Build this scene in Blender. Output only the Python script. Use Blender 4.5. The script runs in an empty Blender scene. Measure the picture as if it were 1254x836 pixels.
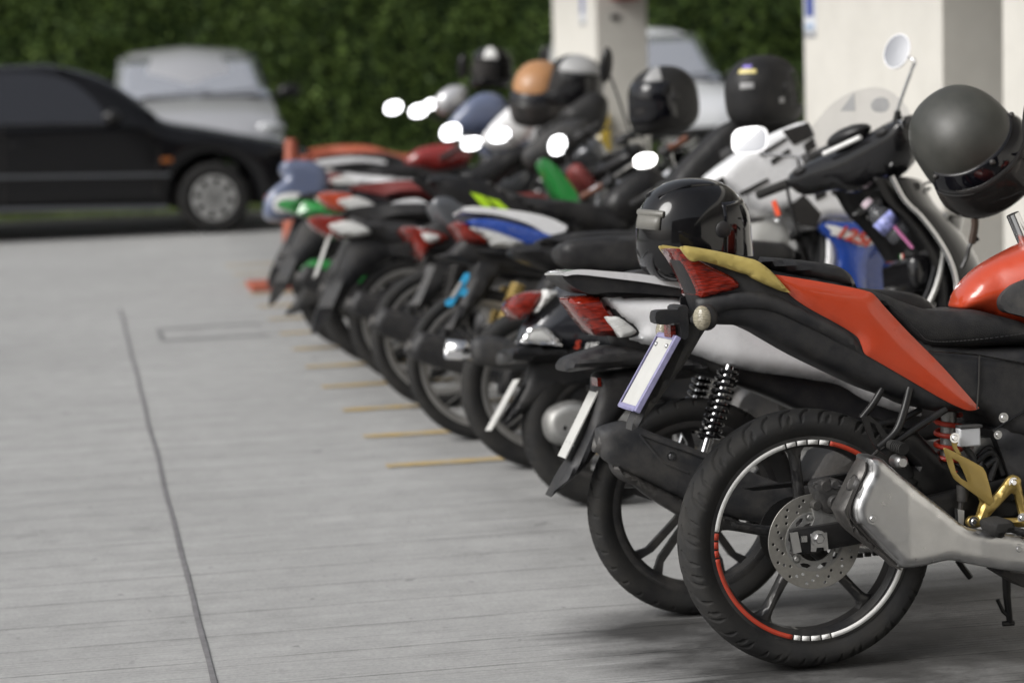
import bpy, bmesh, math, random
import numpy as np
from mathutils import Vector, Matrix, noise
from mathutils.geometry import delaunay_2d_cdt
random.seed(7)
PI = math.pi
S = bpy.context.scene
C = S.collection

# ------------------------------------------------------------------ camera
FPX, HEAD, PITCH, ROLL, CH = 2889.0, math.radians(10.6), math.radians(7.18), math.radians(-1.853), 1.49
fw = Vector((math.sin(HEAD)*math.cos(PITCH), math.cos(HEAD)*math.cos(PITCH), -math.sin(PITCH)))
rt0 = Vector((math.cos(HEAD), -math.sin(HEAD), 0)); up0 = rt0.cross(fw)
RT = rt0*math.cos(ROLL)+up0*math.sin(ROLL); UP = -rt0*math.sin(ROLL)+up0*math.cos(ROLL)
CAM = Vector((0, 0, CH))
cam = bpy.data.objects.new('camera', bpy.data.cameras.new('camera')); C.objects.link(cam)
cam.matrix_world = Matrix((( RT.x, UP.x, -fw.x, 0), (RT.y, UP.y, -fw.y, 0), (RT.z, UP.z, -fw.z, CH), (0, 0, 0, 1)))
cam.data.sensor_width = 36; cam.data.lens = FPX/1254*36
cam.data.clip_start = .1; cam.data.clip_end = 500
cam.data.dof.use_dof = True; cam.data.dof.focus_distance = 5.45; cam.data.dof.aperture_fstop = 2.5
S.camera = cam
# ------------------------------------------------------------------ light
SUN_EL, SUN_AZ = math.radians(40), math.radians(255)     # azimuth clockwise from +Y: light comes from behind left
w = bpy.data.worlds.new("World"); S.world = w; w.use_nodes = True
nt = w.node_tree; nt.nodes.clear()
sky = nt.nodes.new('ShaderNodeTexSky'); sky.sky_type = 'NISHITA'; sky.sun_disc = False
sky.sun_elevation = SUN_EL; sky.sun_rotation = SUN_AZ; sky.dust_density = 4; sky.air_density = 1.0
hs = nt.nodes.new('ShaderNodeHueSaturation'); hs.inputs['Saturation'].default_value = .26
bg = nt.nodes.new('ShaderNodeBackground'); bg.inputs['Strength'].default_value = .10
wo = nt.nodes.new('ShaderNodeOutputWorld')
nt.links.new(sky.outputs[0], hs.inputs['Color']); nt.links.new(hs.outputs[0], bg.inputs[0]); nt.links.new(bg.outputs[0], wo.inputs[0])
sd = bpy.data.lights.new('sun', 'SUN'); sd.energy = 2.2; sd.angle = math.radians(32); sd.color = (1, .985, .96)
so = bpy.data.objects.new('sun', sd); C.objects.link(so)
sdir = Vector((math.sin(SUN_AZ)*math.cos(SUN_EL), math.cos(SUN_AZ)*math.cos(SUN_EL), math.sin(SUN_EL)))
so.rotation_euler = sdir.to_track_quat('Z', 'Y').to_euler(); so.location = sdir*30
S.view_settings.view_transform = 'Standard'; S.view_settings.look = 'None'; S.view_settings.gamma = 1
S.view_settings.exposure = .28
S.cycles.max_bounces = 8; S.cycles.sample_clamp_indirect = 6

# ------------------------------------------------------------------ materials
MAT = {}
def N(m, t, **k):
    n = m.node_tree.nodes.new(t)
    for a, b in k.items():
        if a in n.inputs: n.inputs[a].default_value = b
        else: setattr(n, a, b)
    return n
def mat(name, col, rough=.5, metal=0, coat=0, var=.15, vscale=12, bump=0, bscale=200, dust=0, dustcol=(.22, .2, .17), rvar=.1, trans=0, alpha=1, ior=1.5, spec=.5, coatrough=.03, emit=None):
    """principled with a noise-varied colour and roughness, a fine bump and a dust layer with a shape of its own"""
    m = bpy.data.materials.new(name); m.use_nodes = True; T = m.node_tree; L = T.links.new
    p = T.nodes['Principled BSDF']; tc = N(m, 'ShaderNodeTexCoord')
    n1 = N(m, 'ShaderNodeTexNoise', Scale=vscale, Detail=6.0, Roughness=.65); L(tc.outputs['Object'], n1.inputs['Vector'])
    mr = N(m, 'ShaderNodeMapRange'); mr.inputs[1].default_value = .3; mr.inputs[2].default_value = .7
    mr.inputs[3].default_value = 1-var; mr.inputs[4].default_value = 1+var; L(n1.outputs[0], mr.inputs[0])
    mx = N(m, 'ShaderNodeVectorMath', operation='SCALE'); mx.inputs[0].default_value = col; L(mr.outputs[0], mx.inputs['Scale'])
    out = mx.outputs[0]
    r2 = N(m, 'ShaderNodeMapRange'); r2.inputs[1].default_value = .3; r2.inputs[2].default_value = .7
    r2.inputs[3].default_value = max(.01, rough-rvar*rough); r2.inputs[4].default_value = min(1, rough+rvar*rough)
    n2 = N(m, 'ShaderNodeTexNoise', Scale=vscale*4, Detail=5.0); L(tc.outputs['Object'], n2.inputs['Vector']); L(n2.outputs[0], r2.inputs[0])
    ro = r2.outputs[0]
    if dust:
        n3 = N(m, 'ShaderNodeTexNoise', Scale=9.0, Detail=9.0, Roughness=.75); L(tc.outputs['Object'], n3.inputs['Vector'])
        d = N(m, 'ShaderNodeMapRange'); d.inputs[1].default_value = .4; d.inputs[2].default_value = .75; d.inputs[3].default_value = 0; d.inputs[4].default_value = dust
        L(n3.outputs[0], d.inputs[0])
        mc = N(m, 'ShaderNodeMix', data_type='RGBA'); L(d.outputs[0], mc.inputs[0]); L(out, mc.inputs[6]); mc.inputs[7].default_value = (*dustcol, 1)
        out = mc.outputs[2]
        ad = N(m, 'ShaderNodeMath', operation='ADD'); L(ro, ad.inputs[0]); L(d.outputs[0], ad.inputs[1]); ro = ad.outputs[0]
    L(out, p.inputs['Base Color']); L(ro, p.inputs['Roughness'])
    p.inputs['Metallic'].default_value = metal; p.inputs['Coat Weight'].default_value = coat; p.inputs['Coat Roughness'].default_value = coatrough
    p.inputs['Transmission Weight'].default_value = trans; p.inputs['Alpha'].default_value = alpha; p.inputs['IOR'].default_value = ior
    p.inputs['Specular IOR Level'].default_value = spec
    if bump:
        n4 = N(m, 'ShaderNodeTexNoise', Scale=bscale, Detail=4.0); L(tc.outputs['Object'], n4.inputs['Vector'])
        b = N(m, 'ShaderNodeBump', Strength=bump, Distance=.002); L(n4.outputs[0], b.inputs['Height']); L(b.outputs[0], p.inputs['Normal'])
    MAT[name] = m; return m
mat('rubber', (.015, .015, .0155), .7, var=.3, bump=.3, bscale=160, dust=.5, dustcol=(.065, .061, .054), spec=.3)
mat('plastic', (.013, .0135, .016), .46, spec=.4, var=.15, bump=.3, bscale=700, dust=.16)
mat('plastic_worn', (.024, .025, .028), .55, spec=.4, var=.2, bump=.3, bscale=600, dust=.3)
mat('gloss_black', (.005, .005, .006), .12, coat=.6, var=.1, dust=.03, spec=.2)
mat('satin_black', (.009, .009, .010), .34, var=.2, dust=.08, spec=.35)
mat('vinyl', (.011, .011, .0125), .42, spec=.4, var=.15, bump=.5, bscale=420, dust=.12)
mat('orange_red', (.47, .048, .012), .3, coat=.8, var=.05, dust=.06, coatrough=.06)
mat('paint_red', (.24, .018, .016), .25, coat=1, var=.05, dust=.08)
mat('seat_red', (.18, .03, .028), .5, var=.1, dust=.08)
mat('orange_seat', (.42, .10, .05), .5, var=.1, dust=.15)
mat('paint_white', (.83, .83, .84), .25, coat=1, var=.03, dust=.08)
mat('paint_blue', (.02, .065, .33), .25, coat=1, var=.05, dust=.05)
mat('paint_greyblue', (.11, .135, .22), .3, coat=1, var=.05, dust=.1)
mat('paint_green', (.02, .24, .045), .3, coat=1, var=.05, dust=.08)
mat('paint_grey', (.10, .105, .115), .3, metal=.4, coat=1, var=.05, dust=.1)
mat('lime', (.45, .72, .02), .4, var=.05)
mat('gold', (.42, .30, .09), .36, metal=.75, coat=.3, var=.08, bump=.1, bscale=900, dust=.08)
mat('pale_gold', (.55, .43, .13), .42, metal=.35, coat=.2, var=.06, bump=.1, bscale=900, dust=.05)
mat('gold_spring', (.5, .36, .12), .4, metal=.6, var=.1, dust=.3)
mat('steel', (.60, .60, .60), .34, metal=1, var=.06, vscale=10, bump=.05, bscale=90, dust=.10, dustcol=(.16, .15, .14), rvar=.3)
mat('disc_steel', (.42, .41, .39), .36, metal=1, var=.1, vscale=60, bump=.15, bscale=500, dust=.3, dustcol=(.2, .17, .058))
mat('alloy', (.38, .38, .37), .45, metal=.85, var=.2, bump=.4, bscale=150, dust=.3, dustcol=(.14, .12, .1))
mat('chrome', (.82, .82, .83), .07, metal=1, var=.04, dust=.04)
mat('mirror', (.42, .43, .45), .02, metal=1, var=.01)
mat('dark_metal', (.045, .045, .047), .45, metal=.6, var=.3, bump=.4, bscale=120, dust=.35)
mat('rim_black', (.028, .028, .03), .38, metal=.3, coat=.3, var=.2, dust=.3)
mat('rim_grey', (.42, .41, .39), .4, metal=.7, var=.15, dust=.2, dustcol=(.15, .13, .1))
mat('decal_white', (.82, .82, .80), .45, var=.08, vscale=50, dust=.2)
mat('decal_red', (.48, .045, .018), .45, var=.08, vscale=50, dust=.15)
mat('red_spring', (.45, .04, .02), .4, var=.15, dust=.3)
mat('plate_white', (.52, .52, .50), .5, var=.06, dust=.25, dustcol=(.4, .38, .33))
mat('plate_frame', (.27, .26, .43), .35, var=.15, vscale=60, dust=.2)
mat('sky_blue', (.05, .42, .75), .4, var=.05)
mat('cone_orange', (.34, .075, .035), .55, var=.12, dust=.25)
mat('amber', (.32, .10, .02), .2, coat=1, var=.2, vscale=90)
mat('reservoir', (.62, .63, .65), .4, var=.06, trans=.25)
mat('brown_grip', (.12, .045, .025), .6, var=.2)
mat('cream', (.5, .47, .4), .5, var=.08, dust=.1)
mat('tan_leather', (.40, .20, .085), .42, coat=.2, var=.12, vscale=14, dust=.06)
mat('matte_shell', (.035, .036, .031), .46, coat=.12, coatrough=.35, var=.18, vscale=7, bump=.12, bscale=500, dust=.1)
mat('matte_black', (.010, .010, .011), .5, spec=.35, var=.2, dust=.08)
mat('liner', (.02, .018, .017), .9, var=.2, bump=.4)
mat('trim_grey', (.15, .145, .13), .4, var=.1)
mat('sticker_yellow', (.7, .6, .25), .4); mat('sticker_violet', (.25, .2, .6), .4); mat('sticker_grey', (.32, .32, .32), .4)
mat('pale_orange_light', (.75, .2, .08), .2, coat=1)
mat('pink', (.75, .25, .5), .4)
mat('tag_red', (.65, .08, .03), .4)
mat('yellow_paint', (.62, .44, .05), .5, var=.1, dust=.2)
def lens(name, col, rough=.12, scale=70, dark=.35):
    m = mat(name, col, rough, coat=.6, var=.0, spec=.35)
    T = m.node_tree; L = T.links.new; p = T.nodes['Principled BSDF']; tc = N(m, 'ShaderNodeTexCoord')
    mp = N(m, 'ShaderNodeMapping'); mp.inputs['Scale'].default_value = (.6, .6, 3.2); L(tc.outputs['Object'], mp.inputs[0])
    v = N(m, 'ShaderNodeTexVoronoi', Scale=scale); L(mp.outputs[0], v.inputs['Vector'])
    cr = N(m, 'ShaderNodeMix', data_type='RGBA'); L(v.outputs['Distance'], cr.inputs[0]); cr.inputs[6].default_value = (*col, 1); cr.inputs[7].default_value = (col[0]*dark, col[1]*dark, col[2]*dark, 1)
    L(cr.outputs[2], p.inputs['Base Color'])
    b = N(m, 'ShaderNodeBump', Strength=.5, Distance=.003); L(v.outputs['Distance'], b.inputs['Height']); L(b.outputs[0], p.inputs['Normal'])
    p.inputs['Coat Normal'].default_value = (0, 0, 0)
    return m
lens('red_lens', (.30, .018, .006), dark=.2); lens('orange_lens', (.55, .07, .02), scale=50)
lens('indicator_glass', (.42, .38, .28), scale=150, dark=.45); mat('gloss_grey', (.028, .03, .037), .2, metal=.25, coat=1, var=.05, dust=.05); lens('clear_lens', (.68, .68, .66), scale=130, dark=.85)  # scooter tail: black paint lifted to grey, sky reflection put into its colour
def glassy(name, tint, fac, rough=.03):
    m = bpy.data.materials.new(name); m.use_nodes = True; T = m.node_tree; L = T.links.new; T.nodes.clear()
    tr = N(m, 'ShaderNodeBsdfTransparent', Color=(*tint, 1)); gl = N(m, 'ShaderNodeBsdfPrincipled', **{'Base Color': (*[t*.15 for t in tint], 1), 'Roughness': rough})
    nz = N(m, 'ShaderNodeTexNoise', Scale=14.0, Detail=6.0); tc = N(m, 'ShaderNodeTexCoord'); L(tc.outputs['Object'], nz.inputs['Vector'])
    mr = N(m, 'ShaderNodeMapRange'); mr.inputs[3].default_value = fac*.8; mr.inputs[4].default_value = min(1, fac*1.2); L(nz.outputs[0], mr.inputs[0])
    mx = N(m, 'ShaderNodeMixShader'); L(mr.outputs[0], mx.inputs[0]); L(tr.outputs[0], mx.inputs[1]); L(gl.outputs[0], mx.inputs[2])
    o = N(m, 'ShaderNodeOutputMaterial'); L(mx.outputs[0], o.inputs[0]); MAT[name] = m
glassy('clear_screen', (.95, .95, .96), .07); glassy('smoke_visor', (.33, .31, .30), .5); glassy('bottle_plastic', (.93, .95, 1), .45)
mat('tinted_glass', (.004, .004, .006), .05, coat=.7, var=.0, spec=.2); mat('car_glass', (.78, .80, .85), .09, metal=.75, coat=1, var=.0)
mat('car_black', (.004, .004, .005), .2, coat=.45, var=.02, coatrough=.05, spec=.2); mat('car_silver', (.60, .60, .62), .3, metal=.5, coat=1, var=.02); mat('car_white', (.75, .76, .78), .3, coat=1, var=.02)
mat('car_window', (.012, .013, .018), .05, coat=1, var=0); mat('car_lamp', (.45, .46, .48), .15, coat=1, var=.1); mat('hub_silver', (.45, .45, .44), .4, metal=.5, var=.1)

# ------------------------------------------------------------------ mesh helpers
def cr(pts, n=5, closed=True):
    """Catmull-Rom through the points; a doubled point gives a corner"""
    P = [Vector(p) for p in pts]; K = len(P); out = []
    rng = range(K if closed else K-1)
    for i in rng:
        if closed: a, b, c, d = P[(i-1) % K], P[i], P[(i+1) % K], P[(i+2) % K]
        else: a, b, c, d = P[max(i-1, 0)], P[i], P[i+1], P[min(i+2, K-1)]
        if (b-c).length < 1e-7: continue
        m1 = (c-a)*.5; m2 = (d-b)*.5
        if (a-b).length < 1e-7: m1 = (c-b)*.6
        if (d-c).length < 1e-7: m2 = (c-b)*.6
        for k in range(n):
            t = k/n; t2 = t*t; t3 = t2*t
            out.append(b*(2*t3-3*t2+1)+m1*(t3-2*t2+t)+c*(-2*t3+3*t2)+m2*(t3-t2))
    if not closed: out.append(P[-1])
    return [tuple(v) for v in out]
def zc(ox, oy, s, pts): return [(ox+x/s, oy+y/s) for x, y in pts]
c1 = lambda *p: zc(654, 480, 2.09, p)
c2 = lambda *p: zc(654, 280, 2.09, p)
z2 = lambda *p: zc(1040, 470, 5.575, p)
def inside(poly, P):
    x, y = P[:, 0], P[:, 1]; r = np.zeros(len(P), bool); n = len(poly)
    for i in range(n):
        x1, y1 = poly[i]; x2, y2 = poly[(i+1) % n]
        c = (y1 > y) != (y2 > y)
        with np.errstate(divide='ignore', invalid='ignore'): r ^= c & (x < (x2-x1)*(y-y1)/(y2-y1 if y2 != y1 else 1e-12)+x1)
    return r
def bdist(polys, P):
    d = np.full(len(P), 1e9)
    for poly in polys:
        A = np.array(poly); B_ = np.roll(A, -1, 0)
        for a, b in zip(A, B_):
            ab = b-a; t = np.clip(((P-a)@ab)/max(ab@ab, 1e-12), 0, 1)
            d = np.minimum(d, np.hypot(*(P-(a+t[:, None]*ab)).T))
    return d
class MB:
    def __init__(s, T=None): s.v = []; s.f = []; s.m = []; s.cur = 0; s.T = T
    def av(s, pts):
        o = len(s.v)
        for p in pts:
            p = Vector(p); s.v.append(s.T @ p if s.T else p)
        return o
    def af(s, fs): s.f += fs; s.m += [s.cur]*len(fs)
    def box(s, c, d, R=None):
        c = Vector(c); P = []
        for i in range(8):
            q = Vector(((i & 1)-.5, (i >> 1 & 1)-.5, (i >> 2 & 1)-.5)); q = Vector((q.x*d[0], q.y*d[1], q.z*d[2]))
            P.append(c+(R @ q if R else q))
        o = s.av(P); s.af([[o+a for a in f] for f in ((0, 2, 3, 1), (4, 5, 7, 6), (0, 1, 5, 4), (2, 6, 7, 3), (0, 4, 6, 2), (1, 3, 7, 5))]); return s
    def tube(s, pts, r, n=10, caps=True, sm=0, closed=False):
        P = [Vector(p) for p in (cr(pts, sm, closed) if sm else pts)]; K = len(P)
        if isinstance(r, (tuple, list)):
            R = [r[0]+(r[-1]-r[0])*i/(K-1) for i in range(K)] if len(r) == 2 else [np.interp(i/(K-1)*(len(r)-1), range(len(r)), r) for i in range(K)]
        else: R = [r]*K
        up = Vector((0.3, 1, .2)).normalized(); out = []
        for i, p in enumerate(P):
            t = (P[(i+1) % K]-P[i-1]) if closed else (P[min(i+1, K-1)]-P[max(i-1, 0)])
            t.normalize(); a = up-t*up.dot(t)
            if a.length < 1e-3: a = Vector((1, 0, 0))-t*t.x
            a.normalize(); b = t.cross(a); up = a
            out += [p+(a*math.cos(2*PI*k/n)+b*math.sin(2*PI*k/n))*R[i] for k in range(n)]
        o = s.av(out)
        for i in range(K if closed else K-1):
            j = (i+1) % K
            s.af([[o+i*n+k, o+i*n+(k+1) % n, o+j*n+(k+1) % n, o+j*n+k] for k in range(n)])
        if caps and not closed: s.af([[o+k for k in range(n)][::-1], [o+(K-1)*n+k for k in range(n)]])
        return s
    def lathe(s, prof, c, n=48, axis='y', closed=True, R=None, fn=None):
        """prof: (radius, height) pairs swept round the axis through c"""
        c = Vector(c); K = len(prof); out = []
        for k in range(n):
            a = 2*PI*k/n
            for i, (r, h) in enumerate(prof):
                if fn: r = r-fn(a, r, h)
                q = Vector((r*math.cos(a), h, r*math.sin(a))) if axis == 'y' else (Vector((r*math.cos(a), r*math.sin(a), h)) if axis == 'z' else Vector((h, r*math.cos(a), r*math.sin(a))))
                out.append(c+(R @ q if R else q))
        o = s.av(out); J = K if closed else K-1
        for k in range(n):
            l = (k+1) % n
            s.af([[o+k*K+i, o+k*K+(i+1) % K, o+l*K+(i+1) % K, o+l*K+i] for i in range(J)])
        return s
    def sheet(s, poly, ya, yb, g=.012, r=.02, holes=(), bow=None):
        """solid between the surfaces y=ya and y=yb over a closed (x,z) outline; ya, yb take (x,z,p), p = 0 on the outline .. 1 inside"""
        poly = [tuple(p[:2]) for p in poly]; holes = [[tuple(p[:2]) for p in h] for h in holes]
        A = np.array(poly); lo, hi = A.min(0), A.max(0)
        if (hi[0]-lo[0])*(hi[1]-lo[1])/g/g > 60000: g = math.sqrt((hi[0]-lo[0])*(hi[1]-lo[1])/60000)
        gx, gz = np.meshgrid(np.arange(lo[0]+g/2, hi[0], g), np.arange(lo[1]+g/2, hi[1], g)); gx[::2] += g/2
        P = np.stack([gx.ravel(), gz.ravel()], 1); P = P[inside(poly, P)]
        for h in holes:
            if len(P): P = P[~inside(h, P)]
        if len(P): P = P[bdist([poly]+holes, P) > g*.45]
        V = [Vector(p) for p in poly]; E = [(i, (i+1) % len(poly)) for i in range(len(poly))]
        for h in holes:
            o = len(V); V += [Vector(p) for p in h]; E += [(o+i, o+(i+1) % len(h)) for i in range(len(h))]
        V += [Vector(p) for p in P]
        ov, _, of, *_ = delaunay_2d_cdt(V, E, [], 0, 1e-6)
        X = np.array([tuple(v) for v in ov]); F = np.array([f for f in of if len(f) == 3]); cen = X[F].mean(1)
        k = inside(poly, cen)
        for h in holes: k &= ~inside(h, cen)
        F = F[k]
        d = bdist([poly]+holes, X); q = np.clip(d/max(r, 1e-6), 0, 1); pr = np.sqrt(np.clip(1-(1-q)**2, 0, 1))
        fa = ya if callable(ya) else (lambda x, z, p: ya); fb = yb if callable(yb) else (lambda x, z, p: yb)
        a = s.av([(x, fa(x, z, p), z) for (x, z), p in zip(X, pr)]); b = s.av([(x, fb(x, z, p), z) for (x, z), p in zip(X, pr)])
        cnt = {}
        for t in F:
            for i in range(3):
                e = (int(t[i]), int(t[(i+1) % 3])); cnt[e] = 1
        s.af([[a+int(i) for i in t] for t in F]); s.af([[b+int(i) for i in t[::-1]] for t in F])
        s.af([[a+j, a+i, b+i, b+j] for (i, j) in cnt if (j, i) not in cnt])
        return s
    def vol(s, poly, w, y0=0, e=.3, r=.03, g=.012, holes=()):
        """body symmetric about y0, half width w(x,z), rounded off over r from the outline where it keeps e of its width"""
        W = w if callable(w) else (lambda x, z: w)
        return s.sheet(poly, lambda x, z, p: y0-W(x, z)*(e+(1-e)*p), lambda x, z, p: y0+W(x, z)*(e+(1-e)*p), g, r, holes)
    def skin(s, poly, yf, th=.006, side=-1, puff=.006, r=.015, g=.012, holes=()):
        """thin shell lying on a side surface y = side*yf(x,z)"""
        F = yf if callable(yf) else (lambda x, z: yf)
        return s.sheet(poly, lambda x, z, p: side*(F(x, z)+th*.4+puff*p), lambda x, z, p: side*(F(x, z)-th*.6), g, r, holes)
    def grid(s, rows, closed=False):
        K = len(rows[0]); o = s.av([p for r in rows for p in r])
        for i in range(len(rows)-1):
            s.af([[o+i*K+k, o+i*K+(k+1) % K, o+(i+1)*K+(k+1) % K, o+(i+1)*K+k] for k in range(K if closed else K-1)])
        return s
    def ball(s, c, r, n=14, sc=(1, 1, 1), R=None):
        m = max(6, n//2); rows = []
        for i in range(m+1):
            t = PI*i/m; row = []
            for k in range(n):
                q = Vector((sc[0]*math.sin(t)*math.cos(2*PI*k/n), sc[1]*math.sin(t)*math.sin(2*PI*k/n), sc[2]*math.cos(t)))*r
                row.append(Vector(c)+(R @ q if R else q))
            rows.append(row)
        return s.grid(rows, True)
    def bolt(s, c, r=.008, side=-1, d=.006):
        x, y, z = c
        return s.lathe([(0, y+side*d), (r*.8, y+side*d), (r, y+side*d*.6), (r, y), (r*1.7, y), (r*1.7, y-side*.002), (0, y-side*.002)], (x, 0, z), 14, 'y', False)
    def build(s, name, m, parent=None, ang=38, origin=None, bev=0, solid=0, smooth=True):
        me = bpy.data.meshes.new(name); V = s.v
        if origin: V = [v-Vector(origin) for v in V]
        me.from_pydata([tuple(v) for v in V], [], s.f)
        ms = m if isinstance(m, (list, tuple)) else [m]
        for q in ms: me.materials.append(MAT[q] if isinstance(q, str) else q)
        if len(ms) > 1: me.polygons.foreach_set('material_index', s.m)
        bm = bmesh.new(); bm.from_mesh(me); bmesh.ops.remove_doubles(bm, verts=bm.verts, dist=1e-5)
        bmesh.ops.recalc_face_normals(bm, faces=bm.faces)
        if smooth:
            for f in bm.faces: f.smooth = True
            ca = math.radians(ang)
            for e in bm.edges:
                if len(e.link_faces) == 2 and e.calc_face_angle(0) > ca: e.smooth = False
        bm.to_mesh(me); bm.free()
        o = bpy.data.objects.new(name, me); C.objects.link(o)
        if parent: o.parent = parent
        if origin: o.location = origin
        if solid:
            q = o.modifiers.new('s', 'SOLIDIFY'); q.thickness = solid; q.offset = 0
        if bev:
            q = o.modifiers.new('b', 'BEVEL'); q.width = bev; q.segments = 2; q.limit_method = 'ANGLE'; q.angle_limit = math.radians(40)
        return o
def tag(o, label=None, cat=None, group=None, kind=None):
    for k, v in (('label', label), ('category', cat), ('group', group), ('kind', kind)):
        if v: o[k] = v
    return o
class Fr:
    """a local frame; L() measures photograph pixels on the plane y = const of that frame"""
    def __init__(s, M): s.M = M; s.I = M.inverted()
    def L(s, pts, y=0):
        out = []; o = s.I @ CAM
        for px, py in pts:
            d = fw+RT*((px-627)/FPX)+UP*((418-py)/FPX); d = s.I.to_3x3() @ d
            t = (y-o.y)/d.y; q = o+d*t; out.append((q.x, q.z))
        return out
    def P(s, px, py, y=0):
        (x, z), = s.L([(px, py)], y); return Vector((x, y, z))
def lerpw(*pts):
    xs = [p[0] for p in pts]; ws = [p[1] for p in pts]
    return lambda x, z=0: float(np.interp(x, xs, ws))
def empty(name, M):
    o = bpy.data.objects.new(name, None); C.objects.link(o); o.matrix_world = M; o.empty_display_size = .1; return o
def bikeframe(X, Y, lean, yaw=0): return Matrix.Translation((X, Y, 0)) @ Matrix.Rotation(math.radians(yaw), 4, 'Z') @ Matrix.Rotation(-math.radians(lean), 4, 'X')

# ------------------------------------------------------------------ the setting
def nodes_ground():
    m = bpy.data.materials.new('concrete'); m.use_nodes = True; T = m.node_tree; L = T.links.new; p = T.nodes['Principled BSDF']
    tc = N(m, 'ShaderNodeTexCoord'); mp = N(m, 'ShaderNodeMapping'); mp.inputs['Scale'].default_value = (.28, 2.6, 1); L(tc.outputs['Object'], mp.inputs[0])
    def noi(vec, sc, det=6., ro=.6):
        n = N(m, 'ShaderNodeTexNoise', Scale=sc, Detail=det, Roughness=ro); L(vec, n.inputs['Vector']); return n.outputs[0]
    def mrg(v, a, b, c, d):
        r = N(m, 'ShaderNodeMapRange'); L(v, r.inputs[0])
        for i, q in enumerate((a, b, c, d)): r.inputs[i+1].default_value = q
        return r.outputs[0]
    def mul(a, b, op='MULTIPLY'):
        q = N(m, 'ShaderNodeMath', operation=op)
        for i, v in enumerate((a, b)):
            if isinstance(v, (int, float)): q.inputs[i].default_value = v
            else: L(v, q.inputs[i])
        return q.outputs[0]
    O = tc.outputs['Object']
    streak = mrg(noi(mp.outputs[0], 3.5, 8., .7), .3, .7, .93, 1.06)
    blot = mul(mrg(noi(O, .7, 5., .6), .3, .7, .92, 1.07), mrg(noi(O, 7., 10., .75), .32, .68, .88, 1.10))
    fine = mrg(noi(O, 85., 5., .8), .28, .72, .80, 1.18)
    # tine-combed lines running along x: a fine set and a coarser set every 25 cm
    sx = N(m, 'ShaderNodeSeparateXYZ'); L(O, sx.inputs[0])
    wob = mul(noi(O, 1.1, 3.), .02)
    yy = mul(sx.outputs[1], wob, 'ADD')
    def comb(pitch, width, dep, gate):
        fr = mul(mul(yy, 1/pitch), 1, 'MODULO') if False else None
        q = N(m, 'ShaderNodeMath', operation='PINGPONG'); L(yy, q.inputs[0]); q.inputs[1].default_value = pitch/2
        r = mrg(q.outputs[0], 0, width, dep, 0)
        return mul(r, gate)
    mp2 = N(m, 'ShaderNodeMapping'); mp2.inputs['Scale'].default_value = (1.2, 26, 1); L(O, mp2.inputs[0])
    g1 = mrg(noi(mp2.outputs[0], 1., 3., .6), .45, .62, 0, 1)
    mp3 = N(m, 'ShaderNodeMapping'); mp3.inputs['Scale'].default_value = (2.4, 3, 1); L(O, mp3.inputs[0])
    g2 = mrg(noi(mp3.outputs[0], 2., 5., .7), .35, .55, .25, 1)
    lines = mul(comb(.021, .0035, .5, g1), comb(.25, .0045, 1.0, g2), 'MAXIMUM')
    pit = mrg(noi(O, 26., 3., .5), .68, .73, 0, .55)
    dark = mul(mul(lines, pit, 'MAXIMUM'), -.6); dark = mul(dark, 1, 'ADD')
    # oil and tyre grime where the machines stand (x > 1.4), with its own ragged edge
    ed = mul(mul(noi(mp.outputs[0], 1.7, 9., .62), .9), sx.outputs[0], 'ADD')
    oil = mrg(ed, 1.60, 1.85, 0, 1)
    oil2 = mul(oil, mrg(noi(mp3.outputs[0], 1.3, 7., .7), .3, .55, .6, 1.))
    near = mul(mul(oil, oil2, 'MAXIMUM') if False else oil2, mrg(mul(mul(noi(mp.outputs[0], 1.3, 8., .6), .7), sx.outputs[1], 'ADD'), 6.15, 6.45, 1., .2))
    stain = mrg(noi(O, 2.1, 9., .72), .60, .68, 1, .80); drip = mrg(noi(O, 7.5, 2., .4), .74, .78, 1, .68)
    scuff = mrg(noi(mp2.outputs[0], .35, 7., .8), .62, .70, 1, 1.14)
    val = mul(mul(mul(mul(mul(mul(streak, blot), fine), dark), stain), drip), scuff)
    base = N(m, 'ShaderNodeVectorMath', operation='SCALE'); base.inputs[0].default_value = (.345, .345, .34); L(val, base.inputs['Scale'])
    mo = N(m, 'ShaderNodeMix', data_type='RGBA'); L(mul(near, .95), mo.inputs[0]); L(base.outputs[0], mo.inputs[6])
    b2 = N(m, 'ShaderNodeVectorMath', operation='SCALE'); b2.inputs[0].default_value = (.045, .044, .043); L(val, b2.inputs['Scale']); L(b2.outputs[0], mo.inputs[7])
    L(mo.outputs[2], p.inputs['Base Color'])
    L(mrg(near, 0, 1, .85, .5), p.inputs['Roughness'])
    h = mul(mul(noi(O, 130., 4., .7), .5), mul(lines, -1.6), 'ADD')
    b = N(m, 'ShaderNodeBump', Strength=.6, Distance=.004); L(h, b.inputs['Height']); L(b.outputs[0], p.inputs['Normal'])
    MAT['concrete'] = m
nodes_ground()
mat('joint', (.165, .16, .165), .8, var=.25, vscale=30)
mat('asphalt', (.12, .12, .12), .85, var=.15, vscale=2)
mat('kerb', (.33, .33, .31), .8, var=.1, vscale=5)
mat('soil', (.06, .075, .03), .9, var=.4, vscale=6)
mat('pillar_paint', (.66, .64, .59), .7, var=.05, vscale=1.8, bump=.2, bscale=60, dust=.14, dustcol=(.3, .28, .24))
mat('pillar_side', (.66, .645, .60), .7, var=.035, vscale=2.5, bump=.15, bscale=60)
mat('blocker_grey', (.16, .155, .15), .8, var=.15, vscale=1)
mat('hedge_core', (.010, .018, .006), .95, var=.4)
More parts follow.
